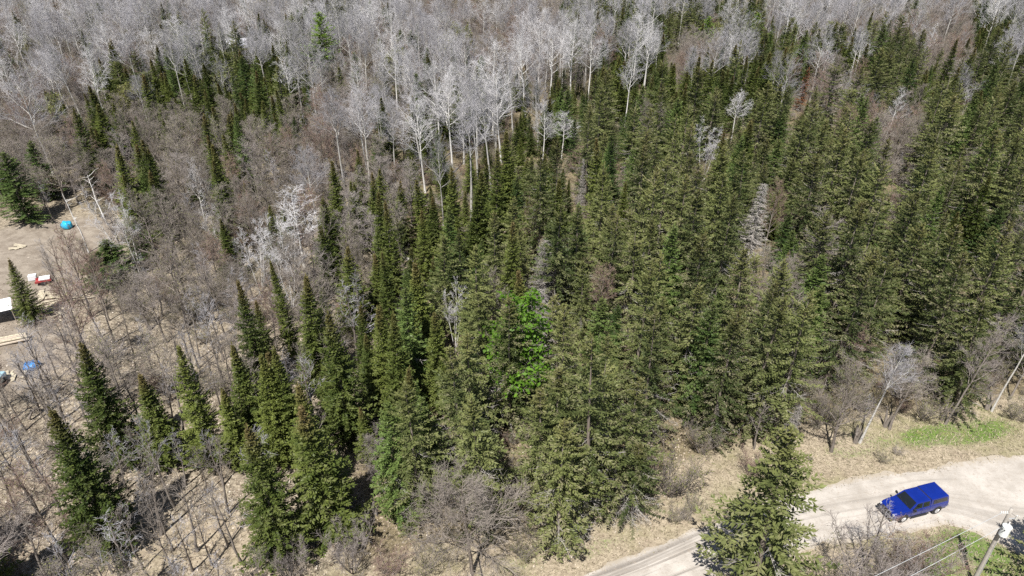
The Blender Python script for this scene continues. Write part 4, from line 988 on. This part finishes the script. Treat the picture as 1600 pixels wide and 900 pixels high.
# ------------------------------------------------------------------ utility pole with transformer, the wires it carries
M['pole_wood'] = bark('weathered_pole', (.24, .22, .195), (.40, .37, .335), (.12, .10, .085), 3.0, .5)
M['can'] = simple('transformer_grey', (.70, .73, .72), .4, 0, .05)
M['porcelain'] = simple('porcelain', (.72, .70, .66), .2, 0, .06)
M['wire'] = simple('aluminium_wire', (.55, .56, .56), .5, .3)
PB = at(1519, 912); PT = at(1581, 795, 7.7)
up_ = Empty_pole = empty('utility_pole', (PB.x, PB.y, 0), 'weathered grey wooden utility pole carrying a pale transformer can', 'utility pole')
d_ = (PT - PB)
zz = np.linspace(-.3, 1, 12)
V_, Q_ = polytube(np.array([[d_.x * q, d_.y * q, d_.z * q] for q in zz]), .155 - .05 * zz, 14)
V_ = np.concatenate([V_, np.array([[d_.x, d_.y, d_.z + .03]])]); n_ = len(V_) - 1
Q_ = np.concatenate([Q_, [[n_ - 14 + i, n_ - 14 + (i + 1) % 14, n_, n_] for i in range(14)]])
bm = B(); vs = [bm.verts.new(v) for v in V_]
for q in Q_:
    u_ = list(dict.fromkeys(int(i) for i in q)); bm.faces.new([vs[i] for i in u_])
bmo('shaft', bm, M['pole_wood'], up_, smooth=True)
rt = Vector((1, 0, 0)); bk = Vector((.25, -.97, 0))
pz = lambda z: d_ * (z / d_.z)
c_ = pz(6.15) + Vector((-.10, -.40, 0))
bm = B(); bcyl(bm, c_ + Vector((0, 0, -.48)), c_ + Vector((0, 0, .36)), .27, k=20); bcyl(bm, c_ + Vector((0, 0, .36)), c_ + Vector((0, 0, .45)), .285, .16, 20)
can = bmo('transformer', bm, M['can'], up_)
bm = B(); bcyl(bm, c_ + Vector((0, 0, .45)), c_ + Vector((.03, 0, .72)), .05, .035, 10); bmo('bushing', bm, M['porcelain'], can)
for k in range(3):
    a = 2.4 + k * .55; e_ = Vector((math.cos(a), math.sin(a) - .4, 0)).normalized()
    bm = B(); bcyl(bm, c_ + e_ * .26 + Vector((0, 0, .16)), c_ + e_ * .42 + Vector((0, 0, .20)), .035, .03, 8); bmo('bushing', bm, M['black'], can)
bm = B(); bbox(bm, pz(6.15) + Vector((-.04, -.16, .2)), (.22, .18, .06)); bbox(bm, pz(6.15) + Vector((-.04, -.16, -.3)), (.22, .18, .06)); bmo('bracket', bm, M['steel'], up_)
bm = B(); q0 = pz(6.75); bbox(bm, q0 + Vector((.34, .02, 0)), (.62, .05, .05), .1); bmo('cutout_arm', bm, M['steel'], up_)
bm = B(); bcyl(bm, q0 + Vector((.62, .02, -.10)), q0 + Vector((.54, -.05, .36)), .05, .04, 8); bcyl(bm, q0 + Vector((.70, .02, -.16)), q0 + Vector((.70, -.05, .30)), .022, k=6); bmo('fuse_cutout', bm, M['porcelain'], up_)
bm = B(); bbox(bm, pz(7.3) + Vector((-.34, -.02, 0)), (.60, .05, .05), -.05); bmo('insulator_arm', bm, M['steel'], up_)
for k in range(4):
    q0 = pz(7.3) + Vector((-.20 - k * .13, -.02, .03)); bm = B(); bcyl(bm, q0, q0 + Vector((0, 0, .14)), .045, .03, 8); bmo('insulator', bm, M['porcelain'], up_)
V_, Q_ = polytube(np.array([pz(6.75) + Vector((.62, .02, -.1)), pz(6.5) + Vector((.45, -.25, 0)), c_ + Vector((.03, 0, .72))]), [.012] * 3, 5)
obj('lead', mesh_from('lead', V_, Q_, [M['black']]), up_)
V_, Q_ = polytube(np.array([pz(7.3) + Vector((.1, 0, 0)), pz(7.0) + Vector((.5, 0, 0)), pz(6.75) + Vector((.56, -.05, .36))]), [.012] * 3, 5)
obj('lead', mesh_from('lead', V_, Q_, [M['black']]), up_)
V_, Q_ = polytube(np.array([pz(q_) + bk * (.17 - .006 * q_) for q_ in np.linspace(0, 5.8, 8)]), [.02] * 8, 6)
obj('ground_wire', mesh_from('ground_wire', V_, Q_, [M['steel']]), up_)
def wire(name, a, b, ext, sag, label, r=.016):
    b = a + (b - a) * ext; n = 26; u = np.linspace(0, 1, n)
    P = np.array([np.array(a) * (1 - t) + np.array(b) * t + np.array([0, 0, -sag * 4 * t * (1 - t)]) for t in u])
    V, Q = polytube(P, [r] * n, 6)
    obj(name, mesh_from(name, V, Q, [M['wire']]), label=label, category='wire', group='overhead wires')
A1 = PB + pz(7.42) + Vector((-.4, 0, 0)); wire('overhead_wire', A1, at(1360, 898, 7.25), 3.2, .5, 'upper overhead wire running from the top of the utility pole')
A2_ = PB + c_ + Vector((-.42, .0, .2)); wire('overhead_wire', A2_, at(1415, 899, 6.2), 3.2, .5, 'lower overhead wire running from the transformer on the pole')

# ------------------------------------------------------------------ the clearing: tarps, trailer, lumber, shelter, vehicle
M['tarp'] = simple('bright_blue_tarp', (.02, .36, .58), .45, 0, .15, 6)
M['tarp_dark'] = simple('blue_tarp', (.05, .20, .50), .5, 0, .2, 6)
M['white_sheet'] = simple('white_sheet', (.72, .72, .74), .5, 0, .06)
M['red'] = simple('red_paint', (.33, .05, .05), .5)
M['plank'] = simple('fresh_plank', (.40, .35, .26), .8, 0, .25, 5)
M['log'] = bark('log_bark', (.30, .25, .20), (.50, .43, .35))
M['pale_blue'] = simple('pale_blue_paint', (.38, .58, .66), .3, 0, .05, coat=.4)

def tarp_heap(name, c, sx, sy, sz, m, label, seed, rz=0.):
    g = np.random.default_rng(seed); bm = B(); bmesh.ops.create_icosphere(bm, subdivisions=3, radius=1)
    for v in bm.verts:
        q = v.co; f = 1 + .10 * math.sin(5 * q.x + seed) * math.sin(4 * q.y + 1) + .06 * math.sin(11 * q.x + 7 * q.z) + g.normal(0, .015)
        k = 1 / max(abs(q.x), abs(q.y), .62)
        v.co = Vector((q.x * sx * f * (.55 + .45 * k), q.y * sy * f * (.55 + .45 * k), max(-.08, (q.z * .5 + .45) * sz * f)))
    o = bmo(name, bm, m, None, smooth=True, label=label, category='tarp'); o.location = (c.x, c.y, zat(c.x, c.y)); o.rotation_euler = (0, 0, rz)
c = at(106, 357); tarp_heap('tarp_covered_heap', c, .66, .60, 1.1, M['tarp'], 'bright blue tarp pulled over a heap in the dirt clearing', 3)
c = at(51, 574); tarp_heap('tarp_covered_heap', c, .75, .65, .8, M['tarp_dark'], 'darker blue tarp lying crumpled behind bare saplings', 4, .5)
# red trailer with a white sheet on top
c = at(69, 441); tr_ = empty('utility_trailer', (c.x, c.y, zat(c.x, c.y)), 'small red trailer with a white sheet over its load', 'trailer', None, R(28)); tr_.scale = (.78, .78, .78)
bm = B(); bbox(bm, (0, 0, .55), (2.2, 1.3, .10)); bmo('deck', bm, M['red'], tr_, .01)
for s in (1, -1):
    bm = B(); bbox(bm, (0, s * .66, .74), (2.2, .05, .30)); bmo('side_board', bm, M['red'], tr_, .008)
    bm = B(); bcyl(bm, (-.1, s * .70, .33), (-.1, s * .88, .33), .33, k=16); bmo('wheel', bm, M['tyre'], tr_, .02)
bm = B(); bcyl(bm, (1.1, 0, .5), (2.2, 0, .45), .05, k=8); bmo('drawbar', bm, M['black'], tr_)
bm = B(); bbox(bm, (.25, 0, .98), (1.5, 1.35, .16), 0, .06); bmo('cover_sheet', bm, M['white_sheet'], tr_, .05)
c = at(52, 438); bm = B()
for v in bbox(bm, (0, 0, .35), (.9, .6, .7)): v.co += Vector((v.co.z * .12, 0, 0))
o = bmo('storage_tub', bm, M['white_sheet'], None, .06, label='white tub standing beside the red trailer', category='tub'); o.location = (c.x, c.y, zat(c.x, c.y)); o.rotation_euler = (0, 0, .4)
gp = np.random.default_rng(9)
plank_me = None
def lumber(c, n, L, spread, rz, label):
    global plank_me
    if plank_me is None:
        bm = B(); bbox(bm, (0, 0, 0), (1, .22, .05)); bmesh.ops.bevel(bm, geom=list(bm.edges), offset=.006, segments=1, affect='EDGES'); plank_me = bpy.data.meshes.new('plank'); bm.to_mesh(plank_me); bm.free(); plank_me.materials.append(M['plank'])
    e = empty('lumber_pile', (c.x, c.y, zat(c.x, c.y)), label, 'lumber pile', 'lumber piles in the clearing', rz)
    for i in range(n):
        p = obj('plank', plank_me, e); p.location = (gp.normal(0, spread), gp.normal(0, spread), .06 + .055 * (i // 3) + .012 * (i % 3)); p.scale = (L * gp.uniform(.6, 1.1), gp.uniform(.8, 1.7), 1); p.rotation_euler = (gp.normal(0, .03), gp.normal(0, .04), gp.normal(0, .5))
lumber(at(72, 458), 9, 1.9, .55, R(-30), 'loose heap of pale planks just below the red trailer')
lumber(at(84, 470), 12, 2.4, .55, R(20), 'largest heap of sawn planks with boards lying parallel')
lumber(at(95, 486), 12, 2.2, .8, R(-35), 'scattered pale boards at the foot of a grey sapling')
lumber(at(134, 462), 5, 2.2, .35, R(40), 'few leaning boards apart from the other lumber')
lumber(at(24, 588), 7, 1.7, .5, R(110), 'short boards lying beside the pale blue car')
lumber(at(27, 388), 6, 1.9, .4, R(35), 'yellowish boards in the middle of the dirt clearing')
c = at(6, 541); lp = empty('log_pile', (c.x, c.y, zat(c.x, c.y)), 'pile of long peeled logs at the edge of the clearing', 'log pile', None, R(25))
for i in range(6):
    V_, Q_ = tubes([[-2.4 + gp.uniform(-.3, .3), (i % 3) * .34 + gp.normal(0, .03) + (i // 3) * .17, .16 + (i // 3) * .29, 2.3 + gp.uniform(-.3, .3), (i % 3) * .34 + (i // 3) * .17 + gp.normal(0, .05), .17 + (i // 3) * .29, .17, .14]], 10)
    obj('log', mesh_from('log', V_, Q_, [M['plank'] if i % 2 else M['log']], smooth=True), lp)
# white tarp shelter, half outside the frame
c = at(-4, 500); sh = empty('tarp_shelter', (c.x, c.y, zat(c.x, c.y)), 'white sheet shelter on poles cut by the edge of the clearing', 'shelter', None, R(30))
for s in (1, -1):
    bm = B(); panel(bm, [(-2, 0, 2.5), (2, 0, 2.5), (2, s * 1.5, 1.75), (-2, s * 1.5, 1.75)], .03); bmo('roof_sheet', bm, M['white_sheet'], sh)
    for x in (-1.9, 1.9):
        bm = B(); bcyl(bm, (x, s * 1.42, -.1), (x, s * 1.42, 1.76), .045, k=8); bmo('post', bm, M['log'], sh)
# pale blue car, of which only the rear corner is inside the frame
c = at(-14, 612); cr = empty('parked_car', (c.x, c.y, zat(c.x, c.y)), 'pale blue car whose rear corner shows beside short boards', 'car', None, R(100))
bm = B(); loft(bm, [ring(2.1, .70, .35, .72), ring(1.9, .82, .28, .82), ring(.8, .86, .25, .92), ring(-1.9, .84, .28, .92), ring(-2.1, .76, .36, .86)]); bmo('body', bm, M['pale_blue'], cr)
bm = B(); green(bm, .9, -1.75, .25, -1.35, .80, .62, .90, 1.42); bmo('cabin', bm, M['pale_blue'], cr, .01)
for s in (1, -1):
    bm = B(); panel(bm, [(.62, s * .792, .97), (-1.5, s * .792, .97), (-1.25, s * .668, 1.32), (.22, s * .668, 1.32)], .012); bmo('side_window', bm, M['glass'], cr)
    for x in (1.3, -1.3):
        bm = B(); bcyl(bm, (x, s * .70, .31), (x, s * .88, .31), .31, k=16); bmo('wheel', bm, M['tyre'], cr, .02)

# ------------------------------------------------------------------ the cabin far back and fallen logs
M['cabin_roof'] = simple('pale_metal_roof', (.47, .47, .51), .4, .1, .05)
M['cabin_wall'] = simple('board_wall', (.40, .30, .18), .8, 0, .2)
cb = empty('cabin', (cabin_xy.x, cabin_xy.y, zat(cabin_xy.x, cabin_xy.y)), 'small cabin with white metal roof half hidden by evergreens', 'cabin', None, R(14))
bm = B(); bbox(bm, (0, 0, 1.3), (11, 6.2, 2.6)); bm.faces.ensure_lookup_table(); wl = bmo('wall', bm, M['cabin_wall'], cb)
for s in (1, -1):
    bm = B(); panel(bm, [(-5.9, 0, 4.3), (5.9, 0, 4.3), (5.9, s * 3.7, 2.45), (-5.9, s * 3.7, 2.45)], .05)
    rf = bmo('roof', bm, M['cabin_roof'], cb)
    bm = B()
    for k in range(-9, 10): panel(bm, [(k * .62 - .03, 0, 4.37), (k * .62 + .03, 0, 4.37), (k * .62 + .03, s * 3.68, 2.53), (k * .62 - .03, s * 3.68, 2.53)], .02)
    bmo('roof_seam', bm, M['cabin_roof'], rf)
    bm = B(); vs = [bm.verts.new(p) for p in ((s * 5.5, -3.1, 2.6), (s * 5.5, 3.1, 2.6), (s * 5.5, 0, 4.2), (s * 5.42, -3.1, 2.6), (s * 5.42, 3.1, 2.6), (s * 5.42, 0, 4.2))]
    bm.faces.new(vs[:3]); bm.faces.new(vs[3:][::-1])
    for i in range(3): bm.faces.new((vs[i], vs[(i + 1) % 3], vs[3 + (i + 1) % 3], vs[3 + i]))
    bmo('gable', bm, M['cabin_wall'], cb)
for x in (-3, 1.2, 3.6):
    bm = B(); bbox(bm, (x, -3.11, 1.45), (1.0, .06, .9)); wd_ = bmo('window', bm, M['glass'], cb)
    bm = B(); bbox(bm, (x, -3.13, 1.95), (1.2, .10, .10)); bbox(bm, (x, -3.13, .95), (1.2, .10, .10)); bmo('frame', bm, M['white_sheet'], wd_)
bm = B(); bbox(bm, (-.9, -3.12, 1.05), (.9, .07, 2.0)); bmo('door', bm, M['black'], cb)
bm = B(); bbox(bm, (2.4, .6, 4.3), (.5, .5, 1.2)); bmo('chimney', bm, M['log'], cb)

def fallen(x0, y0, x1, y1, r, label, m='birch_bark'):
    a, b = at(x0, y0), at(x1, y1); n = 7; u = np.linspace(0, 1, n)
    P = np.array([[a.x + (b.x - a.x) * t, a.y + (b.y - a.y) * t, .25 + zat(a.x, a.y) + .5 * math.sin(t * 3)] for t in u]) - np.array([a.x, a.y, 0])
    buf = Buf(); V, Q = polytube(P, r * (1 - .5 * u), 8); buf.add(V, Q)
    sg = []
    for k in range(5):
        p = P[2 + k % 5]; dd = gp.normal(0, 1, 3); dd[2] = abs(dd[2]) * .6; dd /= np.linalg.norm(dd); sg.append([*p, *(p + dd * gp.uniform(.6, 1.4)), r * .35, r * .1])
    V, Q = tubes(sg, 5); buf.add(V, Q)
    o = obj('fallen_log', buf.mesh('fallen_log', [M[m]], smooth=True), label=label, category='log', group='fallen logs'); o.location = (a.x, a.y, 0)
fallen(1042, 68, 1066, 86, .28, 'pale fallen trunk lying among bare brush beyond the stand')
fallen(628, 398, 668, 432, .14, 'thin fallen trunk leaning between two dark firs', 'aspen_bark')
fallen(45, 655, 65, 640, .12, 'short fallen log in the open wood', 'maple_bark')
fallen(150, 640, 182, 655, .10, 'thin fallen pole lying in leaf litter', 'maple_bark')
# stump-like dark bases at the verge
gs = np.random.default_rng(77)
for i, (x, y, lb) in enumerate([(1336, 692, 'dark forked stump under the slim grey bare aspen'), (1382, 668, 'dark split stump beside the dark trunked maple'), (1471, 655, 'dark stump at the foot of the leaning grey aspen'), (1541, 640, 'dark stump with pale broken wood at the end of the verge')]):
    c = at(x, y); buf = Buf()
    for k in range(3):
        a = gs.uniform(0, 6.28); P = np.array([[0, 0, -.1], [.1 * math.cos(a), .1 * math.sin(a), .7], [.35 * math.cos(a), .35 * math.sin(a), 1.5 + gs.uniform(0, .8)]])
        V, Q = polytube(P, [.20, .13, .05], 8); buf.add(V, Q)
    o = obj('stump', buf.mesh('stump', [M['maple_bark']], smooth=True), label=lb, category='stump', group='stumps along the verge'); o.location = (c.x, c.y, zat(c.x, c.y))
